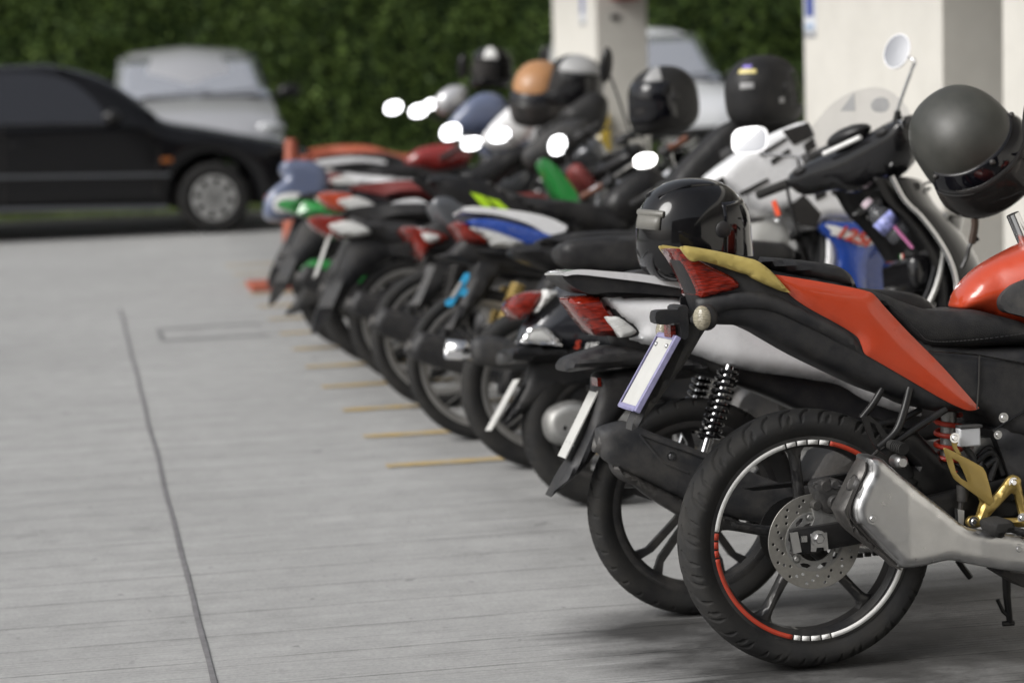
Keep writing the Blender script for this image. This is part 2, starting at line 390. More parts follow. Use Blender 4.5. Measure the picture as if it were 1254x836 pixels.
def leafmat(name, c0, c1_):
    m = bpy.data.materials.new(name); m.use_nodes = True; T = m.node_tree; L = T.links.new; p = T.nodes['Principled BSDF']
    tc = N(m, 'ShaderNodeTexCoord'); g = N(m, 'ShaderNodeNewGeometry')
    n = N(m, 'ShaderNodeTexNoise', Scale=2.6, Detail=8.0); L(tc.outputs['Object'], n.inputs['Vector'])
    a = N(m, 'ShaderNodeMath', operation='ADD'); L(n.outputs[0], a.inputs[0]); s = N(m, 'ShaderNodeMath', operation='MULTIPLY_ADD'); L(g.outputs['Random Per Island'], s.inputs[0]); s.inputs[1].default_value = .7; s.inputs[2].default_value = -.35; L(s.outputs[0], a.inputs[1])
    r = N(m, 'ShaderNodeValToRGB'); L(a.outputs[0], r.inputs[0]); r.color_ramp.elements[0].position = .25; r.color_ramp.elements[0].color = (*c0, 1); r.color_ramp.elements[1].position = .8; r.color_ramp.elements[1].color = (*c1_, 1)
    L(r.outputs[0], p.inputs['Base Color']); p.inputs['Roughness'].default_value = .55; p.inputs['Specular IOR Level'].default_value = .35; MAT[name] = m
leafmat('leaf', (.046, .088, .022), (.19, .28, .06)); leafmat('grass_blade', (.07, .12, .02), (.2, .26, .05))

def slab(name, x0, x1, y0, y1, z, m, n=1):
    b = MB(); b.av([(x0, y0, z), (x1, y0, z), (x1, y1, z), (x0, y1, z)]); b.af([[0, 1, 2, 3]])
    return tag(b.build(name, m), kind='structure')
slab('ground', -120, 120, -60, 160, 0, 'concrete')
b = MB(); x = .283; rows = []
for i in range(172):
    y = -4+i*.106; q = .0068+.0028*noise.noise((0, y*6, 1)); k = .006*noise.noise((3, y*1.3, 0))
    rows.append([(x-q+k, y, .004), (x+q+k, y, .004)])
tag(b.grid(rows).build('expansion_joint', 'joint', smooth=False), kind='structure')
slab('road', -60, 60, 23.6, 27.6, .004, 'asphalt')
b = MB(); b.box((-30, 22.5, .025), (80, 2.2, .05)); tag(b.build('kerb', 'kerb', bev=.02), kind='structure')
b = MB(); b.box((-30, 22.55, .045), (79, 2.0, .03)); tag(b.build('planting_strip', 'soil', smooth=False), kind='structure')
b = MB()
for i in range(9000):
    x, y = random.uniform(-4, 4), random.uniform(21.58, 23.5); h = random.uniform(.05, .058); a = random.uniform(0, PI); l = random.uniform(-.04, .04)
    o = b.av([(x-.006*math.cos(a), y-.006*math.sin(a), .058), (x+.006*math.cos(a), y+.006*math.sin(a), .058), (x+l, y+l*.5, .058+h)]); b.af([[o, o+1, o+2]])
tag(b.build('grass', 'grass_blade', smooth=False), 'short yellowish green grass on the kerbed strip under and behind the black car', 'grass', kind='stuff')
# painted bay lines
mat('line_yellow', (.44, .30, .09), .7, var=.12, vscale=30, dust=.95, dustcol=(.33, .33, .32))
mat('line_grey', (.19, .19, .19), .7, var=.2, vscale=30)
for i in range(13):
    y = 8.28+i*.70+random.uniform(-.015, .015)
    b = MB(); rows = []
    for k in range(41):
        x = 1.08+random.uniform(-.004, .004)+k*.045
        rows.append([(x, y-.038+.006*noise.noise((x*9, y, 0)), .004), (x, y+.038+.006*noise.noise((x*9, y, 5)), .004)])
    tag(b.grid(rows).build('bay_line', 'line_yellow', smooth=False), kind='structure')
b = MB()
for (x0, y0, x1, y1) in ((.46, 13.0, 1.03, 13.0), (.46, 12.45, 1.03, 12.45), (.46, 12.45, .46, 13.0)):
    if x0 == x1: q = [(x0-.012, y0, .004), (x0+.012, y0, .004), (x0+.012, y1, .004), (x0-.012, y1, .004)]
    else: q = [(x0+.02, y0-.015, .004), (x1, y0-.015, .004), (x1, y0+.015, .004), (x0+.02, y0+.015, .004)]
    o = b.av(q); b.af([[o, o+1, o+2, o+3]])
tag(b.build('painted_outline', 'line_grey', smooth=False), kind='structure')

# hedge: a dark rough core covered with leaf-sized faces at every depth
def hedge():
    H = empty('hedge', Matrix.Translation((2, 29.2, 0)))
    tag(H, 'tall dense clipped dark green hedge running behind the parked cars', 'hedge')
    rng = np.random.default_rng(3); b = MB()
    x0, x1, zt = -9, 13, 4.6; nx, nz = 150, 40; rows = []
    def dep(x, z): return .16*noise.noise((x*.7, z*.8, 3))+.16*noise.noise((x*2.3, z*2.5, 9))+.12*noise.noise((x*7, z*7, 4))
    for j in range(nz+1):
        z = zt*j/nz; rows.append([(x0+(x1-x0)*i/nx-2, -.6-dep(x0+(x1-x0)*i/nx, z)*.8+.16+.02, z) for i in range(nx+1)])
    rows.append([(x0+(x1-x0)*i/nx-2, .8, zt) for i in range(nx+1)]); rows.append([(x0+(x1-x0)*i/nx-2, .8, 0) for i in range(nx+1)])
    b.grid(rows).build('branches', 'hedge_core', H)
    b = MB(); n = 150000
    X = rng.uniform(x0, x1, n); Z = rng.uniform(0, zt, n); D = rng.exponential(.055, n); A = rng.normal(0, .9, n); Bt = rng.normal(.35, .7, n); Sz = rng.uniform(.014, .036, n)
    V = []; 
    for x, z, d, a, t, s_ in zip(X, Z, D, A, Bt, Sz):
        y = -.6-dep(x, z)+d-.03
        u = (math.cos(a)*s_, math.sin(a)*s_, .3*s_*math.sin(a*3)); v = (math.sin(a)*math.sin(t)*s_, -math.cos(t)*.2*s_-math.sin(t)*s_*.9, math.cos(t)*s_)
        x -= 2
        V += [(x-u[0], y-u[1], z-u[2]), (x-v[0]*.7, y-v[1]*.7, z-v[2]*.7), (x+u[0], y+u[1], z+u[2]), (x+v[0]*.7, y+v[1]*.7, z+v[2]*.7)]
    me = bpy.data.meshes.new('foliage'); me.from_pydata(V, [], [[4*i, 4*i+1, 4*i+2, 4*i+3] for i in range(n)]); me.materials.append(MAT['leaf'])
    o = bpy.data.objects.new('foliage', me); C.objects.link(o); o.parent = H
hedge()

# pillars and the building wall
def pillar(name, label, y0, y1, x0, x1, posters, groove=False):
    P = empty(name, Matrix.Translation(((x0+x1)/2, (y0+y1)/2, 0))); tag(P, label, 'pillar')
    b = MB(); dx, dy = x1-x0, y1-y0
    if groove:
        b.box((0, -dy*.12, 1.375), (dx, dy*.76, 2.75)); b.box((.02, dy*.38, 1.375), (dx-.04, dy*.24-.001, 2.75))
    else: b.box((0, 0, 1.375), (dx, dy, 2.75))
    b.build('shaft', 'pillar_paint', P, bev=.006)
    return P
mat('poster_paper', (.72, .74, .78), .45, var=.03); mat('poster_blue', (.06, .09, .32), .5, var=.25, vscale=60); mat('poster_pale', (.3, .42, .6), .5, var=.2, vscale=60)
P1 = pillar('pillar', 'cream painted pillar behind the black scooter, bright side to the lot', 10.9, 13.06, 4.2, 5.0, 1)
P2 = pillar('pillar', 'far cream pillar rising behind the helmets in front of the hedge', 18.4, 20.25, 4.2, 4.62, 1, True)
def poster(label, y, z0, x, rows):
    P = empty('poster', Matrix.Translation((x-.004, y, z0))); tag(P, label, 'poster')
    b = MB(); b.grid([[(.001-.012*max(0, .1-h), k*.02-.11, h) for k in range(12)] for h in np.linspace(0, .7, 12)]); b.build('paper', 'poster_paper', P, solid=.001)
    for (ya, yb, za, zb, m) in rows:
        b = MB(); b.box((-.0035, (ya+yb)/2, (za+zb)/2), (.002, yb-ya, zb-za)); b.build('print', m, P)
poster('white poster with a blue box and blue arrow taped to the near pillar edge', 12.93, 1.47, 4.2, [(-.07, .06, .12, .26, 'poster_blue'), (-.07, .07, .05, .075, 'poster_pale'), (-.03, .03, .33, .42, 'poster_blue'), (-.06, .06, .47, .6, 'poster_blue')])
poster('white poster with blue lettering high on the far pillar', 18.85, 1.62, 4.2, [(-.05, -.01, .1, .32, 'poster_blue'), (.02, .05, .08, .3, 'poster_blue'), (-.05, .06, .36, .5, 'poster_blue')])
# red equipment box on the far pillar's near face
b = MB(); b.box((4.42, 18.3, 1.97), (.22, .18, .34)); tag(b.build('equipment_box', 'paint_red', bev=.012), 'red metal box fixed high on the near face of the far pillar', 'box')
b = MB(); b.box((4.36, 18.395, 1.67), (.07, .012, .045)); tag(b.build('small_plate', 'plastic_worn', bev=.003), 'small grey plate on the far pillar just under the red box', 'plate')
b = MB(); b.box((4.24, 18.365, .46), (.075, .06, .92)); tag(b.build('corner_guard', 'yellow_paint', bev=.01), 'yellow corner guard at the foot of the far pillar', 'corner guard')
W = MB(); W.box((4.9, 3.875, 1.375), (1.4, 12.55, 2.75)); tag(W.build('building_wall', 'pillar_paint', bev=.005), 'long cream building wall running behind the front of the motorbikes', 'wall')
K = MB(); K.box((6.3, 6.2, 2.9), (6.0, 30, .3)); tag(K.build('shade_canopy', 'pillar_paint', bev=.01), 'cream concrete canopy added out of view over the pillars to shade them', 'shade_canopy')  # unseen roof slab added to keep light off the pillar faces
W = MB(); W.box((9.0, 12.0, 1.375), (.3, 17, 2.75)); tag(W.build('building_wall', 'pillar_paint', bev=.005), 'cream inner wall under the canopy, seen through the pillar gap', 'wall')

q = MB(); q.box((4, -16, 4.5), (40, 4, 9)); tag(q.build('building', 'blocker_grey'), 'grey block added out of view behind the camera to cut light and reflections', 'building')  # unseen block added behind the camera to darken pillar faces and glossy reflections
# ------------------------------------------------------------------ wheels
def groove_fn(R, pitch, segs, dep=.005, wid=.0026, rmin=0):
    n = round(2*PI*R/pitch); pt = 2*PI*R/n
    sg = []
    for (u0, v0, u1, v1) in segs:
        for sh in (-pt, 0, pt): sg.append((u0+sh, v0, u1+sh, v1))
    def f(a, r, h):
        if r < rmin: return 0
        u = (a*R+(pt/2 if h > 0 else 0)) % pt; v = abs(h) if r > R-.024 else abs(h)+(R-.024-r); d = 9
        for u0, v0, u1, v1 in sg:
            du, dv = u1-u0, v1-v0; t = ((u-u0)*du+(v-v0)*dv)/(du*du+dv*dv); t = 0 if t < 0 else 1 if t > 1 else t
            e = math.hypot(u-u0-du*t, v-v0-dv*t)/(.5+math.sin(PI*min(max(t, .12), .9)))
            if e < d: d = e
        return dep*max(0, min(1, (wid*1.5-d)/wid))
    return f
def tyre_prof(R, rr, hw, m=9):
    P = [(rr-.004, -hw*.72), (rr+.004, -hw*.80), (rr+(R-rr)*.28, -hw*.97), (rr+(R-rr)*.48, -hw)]
    for i in range(1, m*2):
        t = -PI/2+PI*i/(m*2); P.append((rr+(R-rr)*.5+(R-rr)*.5*math.cos(t)**.85, hw*math.sin(t)))
    P += [(r, -h) for r, h in P[:4][::-1]]
    return P+[(rr-.012, hw*.6), (rr-.012, -hw*.6)]
def wheel(root, x, R, rr, hw, kind='cast5', rim='rim_black', name='rear_wheel', T=None, n=72, groove=None, a0=0., m=5, lipmat=None, discR=0, z=None):
    z = R if z is None else z; c = (x, 0, z); O = (T @ Vector(c)) if T else Vector(c)
    b = MB(T); ri = rr-.022
    b.lathe([(rr+.004, -hw*.78), (rr-.008, -hw*.80), (rr-.016, -hw*.72), (rr-.014, -hw*.5), (ri-.004, -hw*.30), (ri-.004, hw*.30), (rr-.014, hw*.5), (rr-.016, hw*.72), (rr-.008, hw*.80), (rr+.004, hw*.78), (rr-.004, hw*.5), (rr-.008, 0), (rr-.004, -hw*.5)], c, max(n, 64))
    def pl(r, w_, a): return (x+r*math.cos(a)-w_*math.sin(a), z+r*math.sin(a)+w_*math.cos(a))
    if kind.startswith('cast'):
        K = int(kind[4])
        for k in range(K):
            a = a0+2*PI*k/K
            if kind == 'cast5':
                out = [pl(.03, -.016, a), pl(.10, -.0125, a), (pl(ri-.03, -.012, a)), pl(ri-.008, -.022, a), pl(ri+.004, -.036, a), pl(ri+.004, .036, a), pl(ri-.008, .022, a), pl(ri-.03, .012, a), pl(.10, .0125, a), pl(.03, .016, a)]
                b.vol(cr(out, 3), lambda X, Z: .017, e=.55, r=.009, g=.008 if n > 300 else .02)
            elif kind == 'cast3':
                out = [pl(.03, -.03, a), pl(ri*.6, -.018, a), pl(ri+.003, -.045, a), pl(ri+.003, .045, a), pl(ri*.6, .018, a), pl(.03, .03, a)]
                b.vol(out, .016, e=.6, r=.01, g=.02)
            else:                                    # paired thin spokes
                for s_ in (-1, 1):
                    out = [pl(.030, s_*.002, a), pl(ri*.8, s_*.010, a), pl(ri+.003, s_*.026, a), pl(ri+.003, s_*.056, a), pl(ri*.82, s_*.030, a), pl(.06, s_*.022, a), pl(.03, s_*.024, a)]
                    b.vol(out, .015, e=.6, r=.006, g=.02)
        b.lathe([(.0, -.03), (.024, -.03), (.038, -.024), (.042, 0), (.038, .024), (.024, .03), (0, .03)], c, 32)
    else:
        for k in range(32):
            a = 2*PI*k/32; s_ = 1 if k % 2 else -1; da = (.55 if k % 4 < 2 else -.55)
            b.tube([(x+.04*math.cos(a+da*1.6), s_*.03, z+.04*math.sin(a+da*1.6)), (x+rr*.95*math.cos(a), 0, z+rr*.95*math.sin(a))], .0017, 5)
        b.lathe([(.0, -.045), (.02, -.045), (.045, -.036), (.03, -.02), (.03, .02), (.045, .036), (.02, .045), (0, .045)], c, 28)
    W = b.build(name, rim, root, origin=O)
    t = MB(T); t.lathe(tyre_prof(R, rr, hw, 40 if n > 900 else 24 if n > 600 else 12 if n > 150 else 6), c, n, fn=groove); ty = t.build('tyre', 'rubber', None, origin=O, ang=50)
    ty.parent = W; ty.location = (0, 0, 0)
    if discR:
        d = MB(T); ring = [(x+discR*math.cos(q), z+discR*math.sin(q)) for q in np.linspace(0, 2*PI, 49)[:-1]]
        hole = [(x+discR*.55*math.cos(q), z+discR*.55*math.sin(q)) for q in np.linspace(0, 2*PI, 25)[:-1]]
        d.sheet(ring, -hw-.004, -hw, .03, .01, [hole]); o = d.build('brake_disc', 'disc_steel', None, origin=O); o.parent = W; o.location = (0, 0, 0)
    return W
def sub(o, parent, O):
    o.parent = parent; o.location = (0, 0, 0) if O else o.location; return o

# ------------------------------------------------------------------ shared front end
def mirror_head(b, g, p, n, rx, rz, up=Vector((0, 0, 1)), sq=2.0, th=.012):
    """housing into b, glass disc into g; n points to the rider"""
    n = n.normalized(); a = up.cross(n).normalized(); u = n.cross(a)
    def ring(k, off, m=28):
        o = []
        for i in range(m):
            t = 2*PI*i/m; c_, s_ = math.cos(t), math.sin(t)
            o.append(p+n*off+a*(abs(c_)**(2/sq)*math.copysign(1, c_)*rx*k)+u*(abs(s_)**(2/sq)*math.copysign(1, s_)*rz*k))
        return o
    b.grid([ring(.02, -th*1.6), ring(.55, -th*1.5), ring(.9, -th), ring(1.0, -.002), ring(1.0, .003), ring(.93, .003), ring(.92, 0)], True)
    g.grid([ring(.94, .0025), ring(.7, .0031), ring(.35, .0036), ring(.01, .0038)], True)
def front_end(root, x0, wb, R, hw, col, head=(1.02, .90), steer=36, mirrors=(1, 1), kind='cast5', bar_m='satin_black', cowl=None, span=.33, bar_dx=-.12, msize=(.062, .045), fender=None, grip='rubber', lamp=True, mh=.17, lever='alloy', endm='satin_black'):
    H = Vector((x0+head[0], 0, head[1])); ax = Vector((-math.sin(math.radians(26)), 0, math.cos(math.radians(26))))
    T = Matrix.Translation(H) @ Matrix.Rotation(math.radians(steer), 4, ax) @ Matrix.Translation(-H)
    xa = x0+wb; hx, hz = H.x, H.z
    wheel(root, xa, R, R-.062, hw, kind, name='front_wheel', T=T, n=64, discR=.10)
    b = MB(T)
    for s in (-1, 1): b.tube([(xa, s*.085, R), (xa-.16, s*.085, R+.33)], (.022, .02), 12); b.tube([(xa-.15, s*.085, R+.30), (hx+.05, s*.085, hz-.08)], .014, 12)
    b.box((hx+.03, 0, hz-.10), (.05, .2, .02)); b.tube([(hx+.06, 0, hz-.14), (hx-.03, 0, hz+.06)], .022, 12)
    b.build('fork', 'dark_metal', root)
    b = MB(T); rows = []
    for i in range(19):
        a = math.radians(15+i*8.5); r = R+.02
        rows.append([(xa+(r-.035*abs(s)**3)*math.cos(a), s*(hw+.018), R+(r-.035*abs(s)**3)*math.sin(a)) for s in np.linspace(-1, 1, 9)])
    b.grid(rows).build('front_fender', fender or col, root, solid=.004)
    b = MB(T); e = Vector((hx+bar_dx, 0, hz+.07))
    b.tube([e+Vector((-.03, -span, 0)), e+Vector((-.01, -span*.6, .01)), (hx+.01, -.06, hz+.045), (hx+.01, .06, hz+.045), e+Vector((-.01, span*.6, .01)), e+Vector((-.03, span, 0))], .011, 10, sm=5)
    b.build('handlebar', bar_m if bar_m == 'chrome' else 'dark_metal', root)
    for s in (-1, 1):
        b = MB(T); a0 = e+Vector((-.015, s*span*.62, .008)); a1 = e+Vector((-.03, s*span, 0)); b.tube([a0, a1], .0165, 14); b.build('grip', grip, root)
        b = MB(T); b.tube([a1, a1+(a1-a0).normalized()*.018], .014, 12); b.build('bar_end', endm, root)
        b = MB(T); b.box(a0-Vector((0, s*.03, 0)), (.042, .06, .04)); b.build('switch_block', 'plastic', root, bev=.008)
        b = MB(T); b.tube([a0+Vector((.04, -s*.01, 0)), a0+Vector((.062, s*.05, -.005)), a1+Vector((.05, 0, -.01))], .0055, 8, sm=4); b.ball(a1+Vector((.05, 0, -.01)), .009, 8); b.build('lever', lever, root, bev=.004)
    if kind:
        b = MB(T)
        for s in (-1, 1): b.tube([e+Vector((.02, s*span*.55, .02)), (hx+.10, s*.10, hz+.13), (hx+.12, s*.03, hz-.02), (hx+.05, s*.05, hz-.22)], .0045, 6, sm=6)
        b.tube([e+Vector((.03, span*.5, .0)), (hx+.02, .12, hz+.10), (hx-.06, .02, hz+.02), (hx-.03, 0, hz-.18)], .0045, 6, sm=6); b.build('cable', 'plastic', root)
    for s, on in zip((-1, 1), mirrors):
        if isinstance(on, tuple):            # measured mirror: root-space centre, facing, size, shape
            p_, n_, rx, rz, sq = on; q0 = T @ (e+Vector((.01, s*span*.62, .03))); b, g = MB(), MB()
            b.tube([q0, q0*.4+p_*.6+Vector((.01, 0, .02 if s > 0 else -.02)), p_], .0055, 8, sm=5); mirror_head(b, g, p_, n_, rx, rz, sq=sq)
            m_ = b.build('mirror', 'chrome' if bar_m == 'chrome' else 'satin_black', root); g.build('mirror_glass', 'mirror', m_, ang=80); continue
        if not on: continue
        b, g = MB(T), MB(T); p0 = e+Vector((.01, s*span*.62, .03)); p1 = p0+Vector((.015, s*.05, mh*.75)); p2 = p0+Vector((-.02, s*.075, mh))
        b.tube([p0, p0*.5+p1*.5+Vector((.01, 0, 0)), p1, p2], .0055, 8, sm=6)
        mirror_head(b, g, p2+Vector((-.012, s*.01, .01)), Vector((-1, -s*.12 if s > 0 else .1, .24)), *msize)
        m_ = b.build('mirror', 'chrome' if bar_m == 'chrome' else 'satin_black', root); g.build('mirror_glass', 'mirror', m_, ang=80)
    if lamp:
        b = MB(T); cx = hx+.03
        if bar_m == 'chrome':
            b.lathe([(0, -.06), (.05, -.055), (.075, -.02), (.082, .04), (.078, .05)], (cx+.07, 0, hz+.03), 28, 'x', False); b.build('headlight', 'chrome', root)
            b = MB(T); b.lathe([(.077, .045), (.05, .06), (0, .068)], (cx+.07, 0, hz+.03), 28, 'x', False); b.build('headlight_lens', 'clear_lens', root)
        else:
            ol = cr([(cx-.10, hz+.035), (cx-.05, hz+.10), (cx+.02, hz+.125), (cx+.09, hz+.09), (cx+.16, hz+.01), (cx+.13, hz-.07), (cx+.03, hz-.06), (cx-.07, hz+.0)], 4)
            b.vol(ol, lerpw((cx-.1, .17), (cx, .15), (cx+.16, .08)), e=.45, r=.07, g=.02); b.build('handlebar_cover', cowl or col, root, ang=60)
            b = MB(T); b.ball((cx+.10, 0, hz+.03), .065, 16, (.75, 1.25, .75)); b.build('headlight', 'clear_lens', root)
            b = MB(T); b.ball((cx-.055, 0, hz+.085), .05, 14, (.8, 1.5, .35)); b.build('instrument_cluster', 'satin_black', root)
    return T

def legshield(root, x0, col, inner='plastic', top=(1.08, .93), bot=(.86, .30), w=(.10, .19, .17), bulge=.10, trim=None, name='leg_shield', x_mid=None, n=14):
    def surf(off, k=1.0):
        rows = []
        for i in range(n+1):
            t = i/n; z = top[1]+(bot[1]-top[1])*t; x = x0+top[0]+(bot[0]-top[0])*t+.05*math.sin(PI*t)
            ww = np.interp(t, (0, .4, 1), w)*k
            rows.append([(x+bulge*(1-s*s)**.8*(1-.4*t)+off, s*ww, z) for s in np.linspace(-1, 1, 15)])
        return rows
    b = MB(); b.grid(surf(0)); s_ = b.build(name, col, root, solid=.012)
    b = MB(); b.grid(surf(-.02, .93)); b.build('inner_shield', inner, root, solid=.008)
    if trim:
        r = surf(0)
        b = MB(); b.tube([q[0] for q in r]+[r[-1][0]], .008, 8); b.tube([q[-1] for q in r], .008, 8); b.tube(r[0], .008, 8); b.build('shield_trim', trim, root)
    return s_
def coil(b, a, e, rc, rw, K, n=10):
    a, e = Vector(a), Vector(e); N_ = int(K*n); d = (e-a).normalized(); u = d.orthogonal().normalized(); v = d.cross(u)
    b.tube([a+(e-a)*(i/N_)+(u*math.cos(2*PI*i/n)+v*math.sin(2*PI*i/n))*rc for i in range(N_+1)], rw, 6)
def underbone(X, Y, lean, label, P):
    """underbone motorbike or scooter; P may give photograph-measured outlines for the parts the photograph shows"""
    M = bikeframe(X, Y, lean, P.get('yaw', 0)); F = Fr(M)
    R_ = empty('motorbike' if not P.get('scooter') else 'scooter', M); tag(R_, label, 'motorbike' if not P.get('scooter') else 'scooter', 'motorbikes parked side by side')
    R = P.get('R', .285); hw = P.get('hw', .04); g = P.get('g', .025); dz = P.get('dz', 0); dx = P.get('dx', 0)
    px = P.get('px', {})
    def ol(key, default, y=-.08, sm=3):
        if key in px: return cr(F.L(px[key], y), sm)
        return cr([(x+dx, z+dz) for x, z in default], sm)
    wheel(R_, 0, R, P.get('rr', R-.058), hw, P.get('wheel', 'cast5'), P.get('rim', 'rim_black'), n=P.get('n', 64), groove=P.get('groove'), a0=P.get('a0', 0))
    body, tail = P.get('body', 'gloss_black'), P.get('tail', P.get('body', 'gloss_black'))
    tw = lerpw((-.42, .045), (-.2, .09), (.1, .12), (.5, .12), (.8, .10))
    # under-tray and central frame
    b = MB(); b.vol(ol('core', [(-.10, .70), (.02, .78), (.3, .76), (.7, .66), (.86, .60), (.98, .84), (1.06, .84), (.98, .55), (.86, .42), (.6, .44), (.45, .55), (.1, .62), (-.15, .68)]), .075, e=.7, r=.03, g=g); b.build('frame', 'plastic', R_, ang=50)
    b = MB(); b.vol(ol('tail', [(-.36, .82), (-.30, .85), (-.05, .82), (.3, .77), (.6, .69), (.84, .60), (.80, .50), (.6, .50), (.4, .55), (.1, .66), (-.2, .75)]), lambda x, z: tw(x)+.004, e=P.get('taile', .6), r=P.get('tailr', .045 if P.get('taile', .6) < .8 else .012), g=min(g, P.get('tailg', 1))); b.build('side_cover', tail, R_, ang=50)
    if P.get('light', 1):
        b = MB(); b.vol(ol('light', [(-.42, .83), (-.37, .85), (-.26, .83), (-.18, .78), (-.22, .745), (-.34, .755)]), lambda x, z: tw(x)*.85+.03, e=.6, r=.025, g=min(g, .012)); lt = b.build('tail_light', P.get('lightm', 'red_lens'), R_)
        b = MB(); P.get('noclear') or b.vol(ol('clear', [(-.34, .80), (-.24, .815), (-.15, .765), (-.19, .745), (-.28, .752)]), lambda x, z: tw(x)*.85+.046, e=.8, r=.015, g=min(g, .012)); P.get('noclear') or b.build('indicator_lens', 'clear_lens', lt)
    b = MB(); b.vol(ol('seat', [(-.26, .855), (-.15, .88), (.05, .88), (.2, .86), (.32, .815), (.5, .80), (.64, .80), (.70, .75), (.6, .72), (.3, .755), (0, .80)]), lerpw((-.3, .085), (.1, .12), (.5, .11), (.7, .07)), e=.7, r=.03, g=g); b.build('seat', P.get('seat', 'vinyl'), R_, ang=50)
    if P.get('rail'):
        b = MB(); b.vol(ol('rail', [(-.44, .895), (-.38, .915), (-.2, .925), (-.02, .90), (.0, .875), (-.15, .895), (-.38, .88)]), P.get('railw', .115), e=.97, r=.006, g=.2); b.build('grab_rail', P['rail'], R_)
    b = MB(); b.vol(ol('guard', [(-.22, .75), (-.05, .72), (.02, .66), (-.10, .63), (-.24, .52), (-.38, .36), (-.43, .33), (-.40, .44), (-.30, .62)], -.05), P.get('guardw', .07), e=.6, r=.03, g=g); b.build('rear_mudguard', P.get('guardm', 'plastic'), R_)
    if P.get('plate'):
        (xa, za), (xb, zb), m_, w_ = P['plate'] if len(P['plate']) == 4 else (*P['plate'], 'plate_white', .085)[:4]
        if 'plate' in px: (xa, za), (xb, zb) = F.L(px['plate'], -.06)
        d = Vector((xb-xa, 0, zb-za)); l = d.length; d.normalize(); nr = Vector((d.z, 0, -d.x)); nr = -nr if nr.x > 0 else nr
        Rm = Matrix((nr, Vector((0, 1, 0)), d)).transposed(); mid = Vector(((xa+xb)/2, 0, (za+zb)/2))
        b = MB(); b.box(mid, (.005, w_*2, l), Rm); pl = b.build('number_plate', m_, R_, bev=.001)
        b = MB()
        for q in (-.5, .5): b.lathe([(0, -.006), (.006, -.006), (.007, .004), (0, .004)], mid+Rm @ Vector((-.004, q*w_, l*.3)), 8, 'x')
        b.build('plate_bolt', 'steel', pl)
    # swing arm, shocks, engine, muffler, stand
    b = MB()
    for s in (-1, 1): b.tube([(-.03, s*.075, R), (.25, s*.075, R+.02), (.5, s*.06, R+.06)], (.016, .022), 8)
    b.build('swing_arm', P.get('arm', 'dark_metal'), R_)
    if P.get('shock', 'dark_metal'):
        for s in (-1, 1):
            a, e = Vector((-.01, s*.115, R+.04)), Vector((.10, s*.105, .66))
            if 'shock' in px: q = F.L(px['shock'], -.115); a = Vector((q[1][0], s*.115, q[1][1])); e = Vector((q[0][0], s*.105, q[0][1]))
            b = MB(); b.tube([a, e], .013, 12); sh = b.build('shock_absorber', 'chrome' if P.get('shock') == 'gloss_black' else 'dark_metal', R_)
            b = MB(); coil(b, a+(e-a)*.16, e-(e-a)*.04, .026, .0055, 11); b.build('spring', P.get('shock', 'dark_metal'), sh)
    b = MB(); b.vol(cr([(.28, .28), (.34, .40), (.5, .44), (.62, .42), (.80, .36), (.86, .26), (.80, .20), (.6, .15), (.4, .15), (.28, .2)], 2), .11, e=.7, r=.03, g=.04); b.lathe([(0, -.15), (.07, -.15), (.09, -.13), (.09, -.1), (0, -.1)], (.5, 0, .27), 24); b.build('engine', 'alloy' if P.get('engine') else 'dark_metal', R_)
    ex = P.get('muffler', 'plastic')
    if ex:
        if 'muffler' in px: q = F.L(px['muffler'], -.17)
        else: q = cr([(-.30, .35), (-.27, .40), (-.22, .41), (.10, .30), (.2, .24), (.16, .19), (.05, .20), (-.25, .30)], 3)
        b = MB(); b.vol(cr(q, 2) if 'muffler' in px else q, .048, -.165, e=.45, r=.04, g=min(g, .015)); mf = b.build('muffler', ex, R_, ang=50)
        if 'tip' in px: t0, t1 = [Vector((x, -.165, z)) for x, z in F.L(px['tip'], -.165)]
        else: t0, t1 = Vector((-.31, -.165, .365)), Vector((-.2, -.165, .335))
        b = MB(); rt_ = P.get('tipr', .026); b.tube([t0, t1], rt_, 20, caps=False); b.tube([t0+(t1-t0)*.3, t0+(t1-t0)*.35], rt_*.9, 16); b.build('tail_pipe', P.get('tipm', 'dark_metal'), mf, solid=.003)
        b = MB(); b.tube([(.10, -.15, .24), (.3, -.13, .18), (.6, -.1, .14), (.78, -.03, .2)], .016, 10, sm=5); b.build('exhaust_pipe', 'steel', R_)
    b = MB(); b.tube([(.45, .08, .2), (.42, .2, .02-.2*math.tan(math.radians(lean))*0)], .01, 8); b.build('stand', 'satin_black', R_)
    b = MB()
    for s in (-1, 1): b.tube([(.45, s*.1, .27), (.44, s*.25, .27)], .012, 10)
    b.build('footrest', 'rubber', R_)
    legshield(R_, 0, P.get('shield', body), top=P.get('ltop', (1.06, .90)), trim=P.get('trim'), w=P.get('lw', (.09, .19, .15)))
    if 'ml' in P or 'mr' in P:
        mm = []
        for k_, n0 in (('mr', Vector((-.35, .85, .1))), ('ml', Vector((-.6, -.7, .36)))):
            if k_ in P:
                qx, qy, yy_, rx_, rz_ = P[k_][:5]; mm.append((M.inverted() @ Fr(Matrix.Identity(4)).P(qx, qy, yy_), M.to_3x3().inverted() @ n0, rx_*.88, rz_*.88, 2.3 if k_ == 'ml' else 2.0))
            else: mm.append(0)
        P['mirrors'] = tuple(mm)
    if P.get('front', 1): front_end(R_, 0, P.get('wb', 1.24), R, .036, P.get('fcol', body), head=P.get('head', (1.0, .90)), steer=P.get('steer', 36), mirrors=P.get('mirrors', (1, 1)), kind=P.get('wheel', 'cast5'), bar_m=P.get('bar', 'satin_black'), cowl=P.get('cowl'), msize=P.get('msize', (.062, .045)), grip=P.get('grip', 'rubber'), mh=P.get('mh', .17), fender=P.get('fender'), span=P.get('span', .33), endm=P.get('endm', 'satin_black'), lever=P.get('lever', 'dark_metal'))
    return R_, F, M

